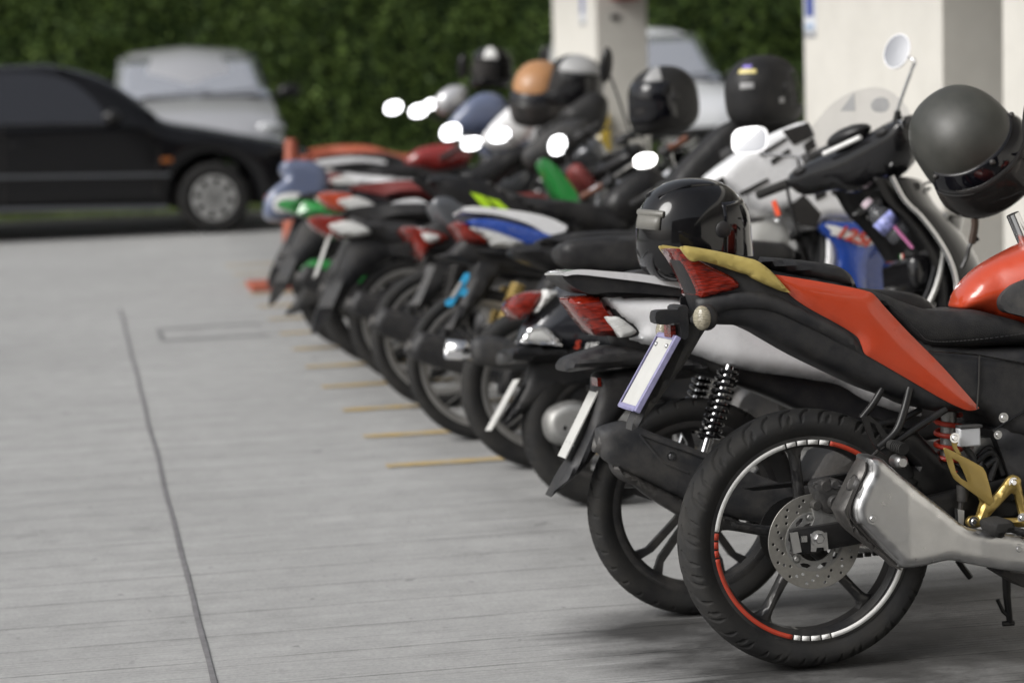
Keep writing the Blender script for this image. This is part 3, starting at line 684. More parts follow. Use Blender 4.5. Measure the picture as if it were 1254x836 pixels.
# ------------------------------------------------------------------ helmets
def helmet(label, c, yaw, pitch=0, roll=0, s=1., shell='gloss_black', visor='tinted_glass', kind='full', extras=(), group=None, tilt=0):
    M = Matrix.Translation(c) @ Matrix.Rotation(math.radians(tilt), 4, 'Y') @ Matrix.Rotation(math.radians(yaw), 4, 'Z') @ Matrix.Rotation(math.radians(pitch), 4, 'Y') @ Matrix.Rotation(math.radians(roll), 4, 'X') @ Matrix.Scale(s, 4)
    E_ = empty('helmet', M); tag(E_, label, 'helmet', group)
    A, B_, Z = .142, .122, .135; zb = -.122 if kind == 'full' else -.105
    def pt(az, el, k=1.0):
        """az 0 = face; el from -1 (rim) to 1 (crown)"""
        e = el*PI/2; n_ = 2.25
        d = Vector((math.cos(e)*math.cos(az), math.cos(e)*math.sin(az), math.sin(e)))
        r = 1/(abs(d.x/A)**n_+abs(d.y/B_)**n_+abs(d.z/Z)**n_)**(1/n_); q = d*r*k
        if q.z < 0:
            t = min(1, -q.z/.12); f = max(0, math.cos(az))
            if kind == 'full': q.x += .028*t*f**2*k
            q.x *= 1+.22*t*t; q.y *= 1+.24*t*t
            q.z = max(q.z*1.08, zb)
        if q.x < 0: q.x *= 1+.04*(1 if kind == 'full' else 0)
        return q
    def patch(b, a0, a1, e0, e1, k0, k1, na=24, ne=12, off=0):
        R0 = [[pt(a, e, k0)+Vector((0, 0, off)) for a in np.linspace(a0, a1, na)] for e in np.linspace(e0, e1, ne)]
        b.grid(R0)
        return b
    na = 72; rows = []; els = list(np.linspace(-.62, 1, 34))
    b = MB(); face = math.radians(66)
    o = b.av([pt(2*PI*k/na, e) for e in els for k in range(na)])
    lo, hi = (-.26, .30) if kind == 'full' else (-1, .16)
    for i in range(len(els)-1):
        for k in range(na):
            az = (2*PI*(k+.5)/na+PI) % (2*PI)-PI; em = (els[i]+els[i+1])/2
            if abs(az) < face*(1-.10*abs(em)) and lo < em < hi: continue
            b.af([[o+i*na+k, o+i*na+(k+1) % na, o+(i+1)*na+(k+1) % na, o+(i+1)*na+k]])
    b.build('shell', shell, E_, ang=60, solid=.006)
    b = MB(); b.av([pt(2*PI*k/40, e, .90) for e in np.linspace(-.58, 1, 20) for k in range(40)])
    for i in range(19):
        for k in range(40):
            az = (2*PI*(k+.5)/40+PI) % (2*PI)-PI
            if kind != 'full' and abs(az) < 1.0 and i < 9: continue
            b.af([[i*40+k, i*40+(k+1) % 40, (i+1)*40+(k+1) % 40, (i+1)*40+k]])
    b.build('lining', 'liner', E_, ang=60)
    b = MB(); b.tube([pt(a, -.62, 1.0) for a in np.linspace(-PI, PI, 49)[:-1]], .005, 6, closed=True); b.build('edge_trim', 'plastic', E_)
    if visor and kind == 'full':
        b = MB(); patch(b, -math.radians(78), math.radians(78), -.30, .40, 1.03, 1.03, 30, 12); b.build('visor', visor, E_, ang=80, solid=.003)
        for s_ in (-1, 1):
            b = MB(); p = pt(s_*math.radians(80), .06, 1.04); b.ball(p, .022, 14, (1, .3, 1)); b.build('visor_pivot', 'plastic', E_)
    if kind == 'open':
        # peak band with studs, bubble visor below it, chin strap
        b = MB(); R0 = []
        for t, (e, k) in enumerate(((.20, 1.015), (.16, 1.04), (.10, 1.09), (.04, 1.14), (-.03, 1.18))):
            R0.append([pt(a, e, k) for a in np.linspace(-1.15, 1.15, 30)])
        b.grid(R0); b.build('peak', 'tinted_glass', E_, ang=80, solid=.003)
        b = MB(); b.tube([pt(a, .20, 1.018) for a in np.linspace(-1.15, 1.15, 30)], .0018, 6); b.tube([pt(a, -.03, 1.18) for a in np.linspace(-1.15, 1.15, 30)], .0025, 6); b.build('peak_trim', 'plastic_worn', E_)
        for a in (-1.1, 0, 1.1): b = MB(); b.ball(pt(a, .15, 1.06), .008, 12); b.build('stud', 'dark_metal', E_)
        b = MB(); R0 = [[pt(a, e, 1.10+.16*math.sin(PI*min(1, (.03-e)/.75+.12))*math.cos(a*.9)) for a in np.linspace(-1.2, 1.2, 30)] for e in np.linspace(.03, -.62, 12)]
        b.grid(R0); b.build('visor', visor, E_, ang=80, solid=.003)
        b = MB(); p = Vector((.02, .11, -.10)); b.build if 0 else None
    for fn in extras: fn(E_, pt, MB)
    return E_
def sticker(a0, a1, e0, e1, m, k=1.035, name='sticker'):
    def f(E_, pt, MB_):
        b = MB_(); b.grid([[pt(math.radians(a), e, k) for a in np.linspace(a0, a1, 12)] for e in np.linspace(e0, e1, 8)]); b.build(name, m, E_, ang=80, solid=.0012)
    return f

# ------------------------------------------------------------------ the red sports bike (nearest)
mat('end_cap', (.16, .155, .15), .42, metal=.85, var=.25, bump=.3, bscale=120, dust=.35, dustcol=(.09, .075, .06))
GR1 = [(.0, .010, .030, .032), (.030, .032, .050, .074), (.060, .016, .084, .042), (.084, .042, .094, .068), (.016, .050, .030, .072)]
def bike_one():
    M = bikeframe(1.657, 5.26, 4); F = Fr(M); L = F.L
    R_ = empty('motorbike', M); tag(R_, 'orange-red and black sports motorbike nearest the camera, with gold grab rails and a steel muffler', 'motorbike', 'motorbikes parked side by side')
    x0 = F.P(985, 657, -.0)[0]
    R = .307; rr = .243; hw = .066
    W = wheel(R_, x0, R, rr, hw, 'cast5', n=1400, groove=groove_fn(R, .100, GR1, dep=.0055, wid=.0030, rmin=.256), a0=math.radians(95))
    O = Vector((x0, 0, R)); c = (x0, 0, R)
    # rim tape: two half circles of white and red with a run of small blocks between them
    def arc(b, a0, a1, r0=.2265, r1=.2375, y=-hw*.80-.0022):
        q = np.radians(np.linspace(a0, a1, max(3, int(abs(a1-a0)/2)))); ring = [(x0+r*math.cos(t), y-(.0016 if i == 0 else 0), R+r*math.sin(t)) for t in q for i, r in enumerate((r1, r0))]
        b.grid([[ring[2*i], ring[2*i+1]] for i in range(len(q))])
    for m_, A in (('decal_white', ((104, 171), (280, 352), (97.5, 103), (91, 96.5), (84, 90), (77.5, 83), (274, 279), (267.5, 273), (262, 266.5), (257, 261))), ('decal_red', ((40, 76.5), (187, 256), (182, 186), (177, 181), (172, 176)))):
        for a in A: b = MB(); arc(b, *a); sub(b.build('rim_tape', m_, None, origin=O, solid=.0006), W, 1)
    # drilled disc and its carrier
    xd = F.P(993, 658, -.07)[0]; zd = R
    def circ(r, n=12, cx=x0, cz=R, ph=0): return [(cx+r*math.cos(t+ph), cz+r*math.sin(t+ph)) for t in np.linspace(0, 2*PI, n+1)[:-1]]
    dr = .112; holes = []
    for k in range(14):
        for (r, da) in ((.100, 0), (.091, 8), (.081, 16)):
            a = math.radians(k*360/14+da); holes.append(circ(.0036, 8, x0+r*math.cos(a), R+r*math.sin(a)))
    b = MB(); b.sheet(circ(dr, 72), -.076, -.072, .012, .001, holes+[circ(.070, 40)])
    sub(b.build('brake_disc', 'disc_steel', None, origin=O, bev=.0006), W, 1)
    b = MB(); tears = []
    for k in range(9):
        a = 2*PI*k/9; tears.append([(x0+r*math.cos(a+t), R+r*math.sin(a+t)) for r, t in ((.062, -.12), (.066, .0), (.0645, .22), (.058, .34), (.054, .2), (.056, 0))])
    b.sheet(circ(.0705, 48), -.078, -.0735, .01, .002, tears+[circ(.046, 28)])
    for k in range(3): a = math.radians(100+120*k); b.bolt((x0+.059*math.cos(a), -.078, R+.059*math.sin(a)), .0062, -1, .004)
    sub(b.build('disc_carrier', 'alloy', None, origin=O), W, 1)
    b = MB(); b.lathe([(0, -.072), (.03, -.072), (.034, -.03), (0, -.03)], c, 28); b.lathe([(0, .09), (.085, .09), (.09, .07), (.03, .06), (0, .06)], c, 40)
    sub(b.build('hub', 'dark_metal', None, origin=O), W, 1)
    # swing arm with its axle block
    b = MB(); sw = L(c1((655, 352), (662, 350), (800, 327), (910, 290), (1130, 235), (1254, 205), (1254, 260), (1100, 318), (900, 372), (812, 388), (672, 412), (660, 408)), -.09)
    b.sheet(sw, lambda x, z, p: -.108-.004*p, -.082, .012, .008); b.sheet([(x, z) for x, z in sw], .085, .11, .03, .008)
    b.vol(L(c1((860, 60), (900, 75), (980, 100), (1040, 165), (1090, 190), (1150, 240), (1254, 250), (1254, 330), (1130, 330), (960, 275), (900, 200), (975, 190), (935, 150), (880, 110)), -.04), .055, e=.7, r=.02)
    b.build('swing_arm', 'satin_black', R_)
    b = MB(); b.sheet(L(c1((655, 360), (674, 357), (684, 408), (664, 413)), -.11), -.113, -.107, .02, .002); b.sheet(L(c1((706, 362), (748, 358), (752, 402), (742, 405), (740, 396), (722, 397), (720, 407), (708, 407)), -.11), -.1145, -.108, .02, .002)
    p = F.P(*c1((727, 373))[0], -.115); b.lathe([(0, -.130), (.010, -.130), (.0125, -.127), (.0125, -.119), (.019, -.119), (.019, -.114), (0, -.114)], (p.x, 0, p.z), 6); b.lathe([(0, -.1195), (.0185, -.1195), (.0185, -.114), (0, -.114)], (p.x, 0, p.z), 28)
    p = F.P(*c1((690, 375))[0], -.113); b.box((p.x, -.114, p.z), (.014, .008, .014))
    b.build('axle_block', 'steel', R_)
    # caliper and bracket
    b = MB(); br = cr(L(c1((708, 285), (730, 282), (760, 300), (800, 300), (820, 330), (780, 345), (715, 352), (705, 348), (716, 320)), -.08), 3); b.sheet(br, -.088, -.072, .02, .006)
    b.build('caliper_bracket', 'alloy', R_)
    b = MB()
    for q, r, y0, y1 in (((768, 281), .018, -.118, -.06), ((748, 240), .015, -.105, -.06), ((770, 236), .012, -.11, -.06), ((726, 290), .012, -.1, -.06), ((722, 240), .008, -.10, -.06)):
        p = F.P(*c1(q)[0], -.1); b.lathe([(0, y0), (r*.8, y0), (r, y0+.005), (r, y1), (0, y1)], (p.x, 0, p.z), 20)
    b.sheet(cr(L(c1((712, 232), (745, 220), (775, 222), (800, 240), (805, 290), (760, 310), (735, 300), (718, 270)), -.09), 3), lambda x, z, p: -.094-.01*p, -.062, .012, .008)
    b.tube([F.P(*c1((760, 232))[0], -.1), F.P(*c1((800, 238))[0], -.11), F.P(*c1((850, 180))[0], -.09), F.P(*c1((930, 100))[0], -.07)], .004, 8, sm=6)
    b.build('brake_caliper', 'dark_metal', R_)
    # chain guard and chain on the far side
    b = MB(); b.sheet(L(c1((535, 246), (700, 226), (850, 200), (1000, 180), (1000, 200), (850, 222), (640, 244), (560, 252)), .08), .075, .10, .02, .004)
    b.build('chain_guard', 'plastic', R_)
    b = MB()
    for k in range(30):
        t = k/30; b.box((x0+t*.62, .088, R+.075-.02*t), (.014, .012, .010)); b.box((x0+t*.62, .088, R-.075+.03*t), (.014, .012, .010))
    b.lathe([(.07, .082), (.078, .085), (.078, .093), (.07, .095)], c, 40)
    b.build('chain', 'dark_metal', R_)
    # muffler
    b = MB(); mo = L(c1((846, 166), (870, 163), (888, 170), (905, 186), (960, 232), (1040, 294), (1110, 346), (1180, 358), (1254, 372), (1400, 400), (1400, 462), (1254, 460), (1180, 452), (1100, 437), (1060, 430), (990, 444), (935, 448), (916, 432), (870, 385), (830, 345), (814, 330), (808, 300), (815, 270), (832, 232), (848, 200)), -.2)
    top = L(c1((870, 163), (1110, 346), (1254, 385)), -.2); bot = L(c1((812, 330), (935, 448), (1100, 437), (1254, 462)), -.2)
    mw = lerpw((.02, .062), (.18, .060), (.36, .03), (.9, .026))
    xs = [p[0] for p in mo]
    def mpuff(x, z, p):
        return -.175-mw(x-x0)*(.55+.45*p)
    b.sheet(cr(mo, 3), mpuff, lambda x, z, p: -.175+mw(x-x0)*(.55+.45*p), .006, .024)
    b.build('muffler', 'steel', R_, ang=30)
    b = MB(); ec = L(c1((842, 172), (852, 168), (846, 200), (830, 235), (812, 272), (806, 300), (812, 332), (870, 390), (934, 448), (926, 450), (903, 428), (845, 385), (800, 346), (780, 312), (776, 298), (790, 268), (808, 232), (826, 196)), -.19)
    b.vol(cr(ec, 3), .044, -.175, e=.6, r=.016, g=.008); me_ = b.build('end_cap', 'end_cap', R_)
    b = MB(); b.tube([(x, -.232, z) for x, z in L(c1((848, 178), (846, 205), (830, 236), (814, 272), (807, 302), (815, 330), (870, 388), (926, 440)), -.225)], .0028, 6, sm=5); b.build('cap_seam', 'liner', R_)
    b = MB(); q = F.P(*c1((822, 236))[0], -.2); d = Vector((-.86, 0, .5)).normalized()
    b.tube([q-d*.05, q+d*.012], .019, 20, caps=False); b.tube([q-d*.02, q-d*.018], .018, 20); b.build('tail_pipe', 'dark_metal', R_, solid=.002)
    b = MB(); p = F.P(*c1((866, 324))[0], -.235); yb = mpuff(p.x, 0, 1); b.bolt((p.x, yb-.001, p.z), .0075, -1, .004); b.build('muffler_bolt', 'steel', R_)
    b = MB(); p = F.P(*c1((1240, 400))[0], -.2); b.bolt((p.x, -.204, p.z), .0075, -1, .004); b.build('muffler_bolt', 'steel', R_)
    b = MB(); p = F.P(*c1((936, 178))[0], -.16); b.lathe([(0, -.182), (.010, -.182), (.012, -.178), (.016, -.172), (.016, -.13), (0, -.13)], (p.x, 0, p.z), 20)
    b.build('muffler_bolt', 'steel', R_)
    b = MB(); b.sheet(L(c1((1190, 462), (1205, 440), (1210, 458), (1400, 470), (1400, 520), (1254, 500)), -.1), -.12, -.02, .03, .01); b.build('belly', 'dark_metal', R_)
    # tail: core body, orange side panels, rails, lamp, seats
    tw = lerpw((-.36, .045), (-.30, .06), (-.1, .098), (.15, .12), (.4, .135), (.9, .16))
    b = MB(); tb = L(c2((374, 60), (395, 55), (500, 72), (620, 108), (760, 130), (850, 168), (940, 250), (1010, 292), (1130, 305), (1254, 300), (1500, 300), (1500, 560), (1254, 540), (1190, 518), (1135, 470), (1050, 466), (1000, 462), (950, 440), (880, 415), (800, 378), (700, 330), (620, 285), (590, 268), (540, 249), (470, 246), (448, 243), (440, 222), (424, 176), (410, 140)), -.08)
    b.vol(cr(tb, 3), tw, e=.72, r=.035, g=.012); b.build('tail_body', 'plastic', R_, ang=50)
    red = cr(L(c2((617, 117), (617, 117), (700, 130), (800, 148), (852, 160), (870, 170), (900, 205), (960, 270), (1040, 352), (1132, 457), (1132, 457), (1118, 463), (1095, 461), (1040, 435), (950, 382), (870, 335), (846, 320), (838, 300), (825, 275), (780, 245), (700, 200), (656, 166)), -.12), 4)
    for s_ in (-1, 1):
        b = MB(); b.skin(red, tw, .008, s_, .010, .05, .010); b.build('side_panel', 'orange_red', R_, ang=45)
    rail = cr(L(c2((381, 49), (390, 45), (400, 45), (470, 57), (545, 74), (575, 84), (610, 112), (655, 164), (655, 164), (636, 160), (600, 145), (565, 128), (552, 118), (530, 112), (470, 92), (430, 82), (410, 84), (395, 70)), -.12), 4)
    for s_ in (-1, 1):
        b = MB(); b.sheet(rail, lambda x, z, p: s_*(max(tw(x), .088)+.020+.008*p), lambda x, z, p: s_*(max(tw(x), .088)+.002-.004*p), .008, .010); b.build('grab_rail', 'pale_gold', R_, ang=45)
    tl = L(c2((363, 54), (372, 51), (388, 60), (450, 96), (490, 116), (514, 134), (519, 150), (480, 163), (426, 176), (420, 160), (410, 136), (392, 100), (372, 68)), -.075)
    b = MB(); b.vol(cr(tl, 2), lambda x, z: max(.02, tw(x)+.014), e=.9, r=.012, g=.006); b.build('tail_light', 'red_lens', R_, ang=40)
    b = MB(); b.vol(cr(L(c2((498, 68), (498, 68), (620, 74), (720, 84), (770, 92), (800, 103), (822, 122), (838, 158), (838, 158), (760, 142), (650, 114), (580, 92)), -.1), 4), lerpw((-.3, .07), (0, .10), (.3, .11)), e=.7, r=.03, g=.012); b.build('pillion_seat', 'vinyl', R_, ang=50)
    b = MB(); b.vol(cr(L(c2((848, 164), (862, 160), (900, 166), (950, 186), (1010, 206), (1060, 212), (1100, 212), (1135, 208), (1200, 224), (1270, 244), (1420, 300), (1420, 330), (1254, 300), (1120, 305), (1015, 310), (985, 300), (945, 265), (900, 212)), -.12), 4), lerpw((.2, .115), (.5, .135), (.7, .13), (.9, .1)), e=.72, r=.035, g=.012); b.build('rider_seat', 'vinyl', R_, ang=50)
    for s_ in (-1, 1):
        b = MB(); b.skin(cr(L(c2((428, 182), (428, 182), (500, 166), (560, 160), (620, 170), (700, 208), (800, 262), (828, 292), (842, 322), (842, 322), (780, 290), (700, 250), (620, 214), (560, 206), (500, 212), (462, 238), (440, 244), (430, 215)), -.12), 3), tw, .006, s_, .010, .02, .010); b.build('tail_trim', 'plastic', R_, ang=40)
    # seam with stitches along the rider seat
    b = MB(); st = cr([(*q, 0) for q in L(c2((880, 172), (930, 205), (985, 262), (1020, 288), (1120, 285), (1254, 268)), -.13)], 12, False)
    sw_ = lerpw((.2, .115), (.5, .135), (.7, .13), (.9, .1))
    for i in range(0, len(st)-1): b.tube([(st[i][0], -sw_(st[i][0])-.0005, st[i][1]), ((st[i][0]*.35+st[i+1][0]*.65), -sw_(st[i][0])-.0005, (st[i][1]*.35+st[i+1][1]*.65))], .0012, 5)
    b.build('stitching', 'plastic_worn', R_)
    tk = cr(L(c2((1128, 208), (1126, 190), (1134, 166), (1160, 130), (1200, 96), (1254, 66), (1340, 30), (1450, 20), (1560, 90), (1600, 200), (1500, 300), (1380, 285), (1254, 243), (1190, 220)), -.12), 4)
    tkw = lerpw((.5, .10), (.62, .15), (.9, .165), (1.1, .12))
    b = MB(); b.vol(tk, tkw, e=.35, r=.11, g=.012); b.build('fuel_tank', 'orange_red', R_, ang=60)
    pad = cr(L(c2((1213, 185), (1225, 160), (1254, 138), (1310, 120), (1370, 140), (1380, 200), (1330, 240), (1254, 222), (1225, 212)), -.15), 4)
    b = MB(); b.sheet(pad, lambda x, z, p: -tkw(x)-.006-.002*p, lambda x, z, p: -tkw(x)*.7, .012, .01); b.build('knee_pad', 'plastic_worn', R_)
    # black flame-edged tank pad on top
    b = MB(); fl = L(c2((1140, 158), (1165, 140), (1158, 132), (1190, 112), (1185, 104), (1215, 90), (1254, 72), (1330, 36), (1340, 46), (1262, 84), (1230, 100), (1222, 112), (1200, 116), (1198, 128), (1176, 134), (1168, 150)), -.05); b.vol(fl, .052, e=.9, r=.01, g=.02); b.build('tank_pad', 'vinyl', R_)
    # panel gaps and bolts on the side cover
    b = MB(); yy = lambda x: -tw(x)-.0035
    for ln in (((1015, 312), (1130, 322), (1254, 345), (1400, 380)), ((1140, 322), (1138, 400), (1134, 460)), ((1178, 514), (1230, 480), (1300, 440), (1400, 400))):
        b.tube([(x, yy(x), z) for x, z in L(c2(*ln), -.14)], .0022, 6)
    b.build('seam', 'gloss_black', R_)
    b = MB(); p = F.P(*c2((1201, 483))[0], -.14); b.bolt((p.x, yy(p.x), p.z), .007, -1, .004); b.build('bolt', 'steel', R_); b = MB(); p = F.P(*c2((1187, 527))[0], -.14); b.bolt((p.x, yy(p.x), p.z), .006, -1, .004); b.build('bolt', 'steel', R_)
    lo = L(c2((1178, 516), (1254, 486), (1420, 430), (1560, 440), (1560, 760), (1300, 720), (1240, 700), (1210, 600), (1195, 560)), -.12)
    b = MB(); b.vol(lo, .13, e=.85, r=.02, g=.03); b.build('engine_cover', 'plastic', R_, ang=45)
    # sub-frame stays
    b = MB(); P3 = lambda q, y: F.P(*c2(q)[0], y)
    b.tube([P3((892, 408), -.1), P3((868, 448), -.1), P3((838, 486), -.1)], .0085, 10, sm=4)
    b.tube([P3((962, 406), -.12), P3((948, 462), -.125), P3((930, 512), -.13), P3((905, 540), -.13), P3((880, 560), -.13)], .0095, 10, sm=5)
    b.tube([P3((1054, 462), -.12), P3((990, 502), -.125), P3((925, 545), -.13), P3((900, 556), -.13)], .0085, 10, sm=4)
    b.tube([P3((990, 462), -.06), P3((940, 490), -.06), P3((880, 500), -.06)], .008, 8)
    b.sheet(L(c2((838, 482), (858, 478), (885, 500), (905, 530), (925, 545), (900, 580), (872, 560), (850, 520)), -.13), -.134, -.128, .012, .002, [L(c2((858, 494), (870, 498), (893, 540), (880, 548), (868, 530)), -.13)])
    b.build('subframe', 'satin_black', R_)
    b = MB(); p = P3((915, 553), -.14); ax = Vector((.25, -1, -.12)).normalized(); b.tube([p-ax*.01, p+ax*.05], .0125, 16)
    for k in range(6): b.tube([p+ax*(.012+.007*k), p+ax*(.0155+.007*k)], .0145, 16)
    b.build('pillion_peg', 'rubber', R_)
    # shock absorber spring, reservoir
    b = MB(); a_, e_ = P3((1062, 478), -.02), P3((1058, 640), -.02); K = 5.5; pts = [a_+(e_-a_)*(i/110)+Vector((.03*math.cos(2*PI*K*i/110), .03*math.sin(2*PI*K*i/110), 0)) for i in range(111)]
    b.tube(pts, .0062, 8); sp = b.build('shock_spring', 'red_spring', R_)
    b = MB(); b.tube([a_+Vector((0, 0, .01)), e_], .019, 16); b.build('shock_absorber', 'alloy', R_)
    b = MB(); p = P3((1113, 532), -.13); b.box((p.x, -.125, p.z), (.052, .03, .045)); rv = b.build('fluid_reservoir', 'reservoir', R_, bev=.004)
    b = MB(); p = P3((1115, 507), -.13); b.box((p.x, -.125, p.z+.001), (.056, .034, .008)); b.build('reservoir_cap', 'plastic_worn', R_, bev=.002)
    b = MB(); b.sheet(L(z2((830, 365), (1010, 360), (1015, 540), (840, 520)), -.06), -.075, -.02, .03, .006); b.build('air_box', 'alloy', R_)
    b = MB()
    for k, (q0, q1, q2) in enumerate((((880, 500), (960, 440), (1040, 560)), ((860, 540), (970, 470), (1050, 620)), ((930, 560), (1000, 520), (960, 660)), ((790, 430), (850, 520), (850, 640)))):
        b.tube([F.P(*z2(q)[0], -.09-.006*k) for q in (q0, q1, q2)], .008, 8, sm=8)
    b.ball(F.P(*z2((960, 580))[0], -.07), .035, 14, (1, .6, 1)); b.build('hoses', 'plastic', R_)
    b = MB(); b.tube([F.P(*z2((778, 695))[0], -.13), F.P(*z2((770, 800))[0], -.13)], (.016, .012), 14); b.tube([F.P(*z2((765, 790))[0], -.13), F.P(*z2((750, 930))[0], -.13)], .006, 8); b.build('master_cylinder', 'dark_metal', R_)
    b = MB(); b.sheet(L(z2((730, 850), (775, 860), (770, 980), (735, 990)), -.13), -.14, -.12, .02, .004); b.build('brake_clevis', 'steel', R_)
    # gold heel guard and foot-rest bracket
    b = MB(); b.sheet(cr(L(z2((636, 440), (636, 440), (652, 434), (720, 466), (800, 508), (880, 552), (925, 600), (978, 800), (978, 800), (948, 826), (948, 826), (870, 768), (780, 702), (722, 658), (700, 630), (670, 560)), -.15), 2), lambda x, z, p: -.158-.001*p, -.153, .01, .003, [L(z2((697, 506), (738, 530), (765, 580), (802, 668), (758, 642), (722, 600)), -.15)])
    b.sheet(L(z2((688, 350), (712, 335), (742, 345), (740, 400), (732, 425), (765, 482), (735, 478), (708, 440), (700, 400)), -.15), -.153, -.146, .02, .002)
    b.build('heel_guard', 'gold', R_, bev=.0012)
    b = MB(); bk = cr(L(c1((1108, 330), (1118, 318), (1138, 314), (1146, 290), (1180, 262), (1204, 234), (1214, 220), (1230, 212), (1246, 222), (1248, 240), (1262, 300), (1275, 330), (1275, 344), (1210, 346), (1160, 344), (1122, 346), (1110, 340)), -.15), 3)
    b.sheet(bk, lambda x, z, p: -.150-.008*p, -.138, .01, .008, [L(c1((1222, 258), (1232, 262), (1246, 322), (1190, 322), (1165, 318)), -.15)])
    b.sheet(L(c1((1130, 315), (1140, 280), (1130, 255), (1142, 250), (1152, 278), (1150, 310)), -.14), -.146, -.139, .01, .003)
    b.build('footrest_bracket', 'gold', R_, bev=.001)
    for q in ((1228, 231), (1126, 331), (1250, 322)): b = MB(); p = F.P(*c1(q)[0], -.158); b.bolt((p.x, -.157, p.z), .007, -1, .004); b.build('bracket_bolt', 'chrome', R_)
    b = MB(); p = F.P(*z2((722, 368))[0], -.155); b.bolt((p.x, -.154, p.z), .007, -1, .004); b.build('bracket_bolt', 'chrome', R_)
    b = MB(); p = F.P(*c1((1172, 340))[0], -.17); b.vol(cr(L(c1((1146, 330), (1160, 322), (1190, 318), (1206, 330), (1206, 348), (1186, 352), (1176, 366), (1160, 362), (1148, 346)), -.18), 3), .045, -.2, e=.7, r=.012, g=.01); b.build('footrest', 'rubber', R_)
    b = MB(); b.tube([F.P(*c1(q)[0], -.17) for q in ((1190, 352), (1222, 350), (1260, 362), (1330, 380))], (.008, .010), 10); p = F.P(*c1((1186, 366))[0], -.17); b.lathe([(0, -.2), (.006, -.2), (.006, -.15), (0, -.15)], (p.x, 0, p.z), 10); b.build('brake_pedal', 'dark_metal', R_)
    # stands
    b = MB(); b.tube([F.P(*c1(q)[0], .12) for q in ((1085, 430), (1100, 452), (1117, 474))], .008, 8); b.tube([F.P(*c1(q)[0], .10) for q in ((1208, 440), (1210, 520), (1218, 590))], (.012, .008), 10); b.tube([F.P(*c1(q)[0], .10) for q in ((1186, 530), (1200, 560), (1216, 575))], .005, 8); b.tube([F.P(*c1(q)[0], .10) for q in ((1200, 592), (1228, 590))], .007, 8); b.build('stand', 'satin_black', R_)
    # indicator, number plate, inner mudguard
    b = MB(); b.vol(cr(L(c2((365, 202), (392, 196), (410, 215), (470, 236), (440, 262), (404, 322), (350, 402), (300, 470), (276, 505), (255, 518), (255, 518), (266, 480), (330, 380), (372, 290), (374, 240)), -.05), 3), lerpw((-.5, .03), (-.3, .055)), e=.7, r=.02, g=.012); b.build('rear_mudguard', 'plastic_worn', R_)
    b = MB(); b.sheet(cr(L(c2((305, 215), (318, 208), (360, 206), (362, 200), (385, 200), (388, 275), (370, 278), (366, 240), (330, 245), (306, 240)), -.06), 2), -.085, -.03, .012, .006); b.build('lamp_bracket', 'plastic', R_)
    b = MB(); p = P3((398, 232), -.06); b.tube([p, P3((430, 235), -.12)], .011, 12); b.build('indicator_stalk', 'plastic', R_)
    for s_, q in ((-1, (432, 228)), (1, (333, 262))):
        p = P3(q, s_*.14 if s_ < 0 else .10); d = Vector((-.8, -.55 if s_ < 0 else .2, .0)).normalized(); Rm = d.to_track_quat('X', 'Z').to_matrix()
        b = MB(); b.ball(p-d*.014, .031, 18, (.85, .85, .98), Rm); hs_ = b.build('indicator', 'plastic', R_)
        b = MB(); b.ball(p+d*.003, .029, 20, (.6, .82, .98), Rm); ln_ = b.build('indicator_lens', 'indicator_glass', hs_)
    b = MB(); p = P3((353, 262), -.05); b.box((p.x, -.03, p.z), (.012, .06, .028)); b.build('reflector', 'red_lens', R_)
    pa, pb = F.P(*c2((371, 276))[0], -.088), F.P(*c2((264, 470))[0], -.088); d = (pb-pa); ln = d.length; d.normalize(); nrm = Vector((-d.z, 0, d.x)); nrm = -nrm if nrm.x > 0 else nrm
    b = MB(); mid = (pa+pb)/2; mid.y = 0; Rm = Matrix((nrm, Vector((0, 1, 0)), d)).transposed()
    def bar(yc, zc_, dy, dz, th=.014, off=0): b.box(mid+Rm @ Vector((off, yc, zc_)), (th, dy, dz), Rm)
    bar(-.082, 0, .012, ln); bar(.082, 0, .012, ln); bar(0, -ln/2+.006, .152, .012); bar(0, ln/2-.006, .152, .012)
    pf = b.build('number_plate', 'plate_frame', R_, bev=.002)
    b = MB(); bar(0, 0, .152, ln-.024, .004, .001); b.build('plate_face', 'plate_white', pf)
    for yq in (-.05, .05): b = MB(); b.ball(mid+Rm @ Vector((.004, yq, -ln/2+.03)), .006, 10); b.build('plate_bolt', 'steel', pf)
    b, g = MB(), MB(); mirror_head(b, g, F.P(1266, 150, -.05), Vector((-.35, .9, .1)), .035, .085); m_ = b.build('mirror', 'satin_black', R_); g.build('mirror_glass', 'mirror', m_, ang=80)
    b = MB(); b.tube([F.P(1275, 345, .05), F.P(1240, 262, .05)], .016, 16); b.build('fork_tube', 'chrome', R_)
    b = MB(); b.vol(cr(F.L([(1221, 334), (1228, 320), (1252, 312), (1268, 318), (1266, 338), (1232, 346)], .05), 3), .03, .05, e=.6, r=.01, g=.01); b.build('fork_clamp', 'alloy', R_)
    # front end beyond the frame
    front_end(R_, x0, 1.33, .30, .05, 'orange_red', head=(1.0, .98), steer=20, mirrors=(0, 0), kind='cast5', bar_m='satin_black', span=.34, bar_dx=-.02)
    return F

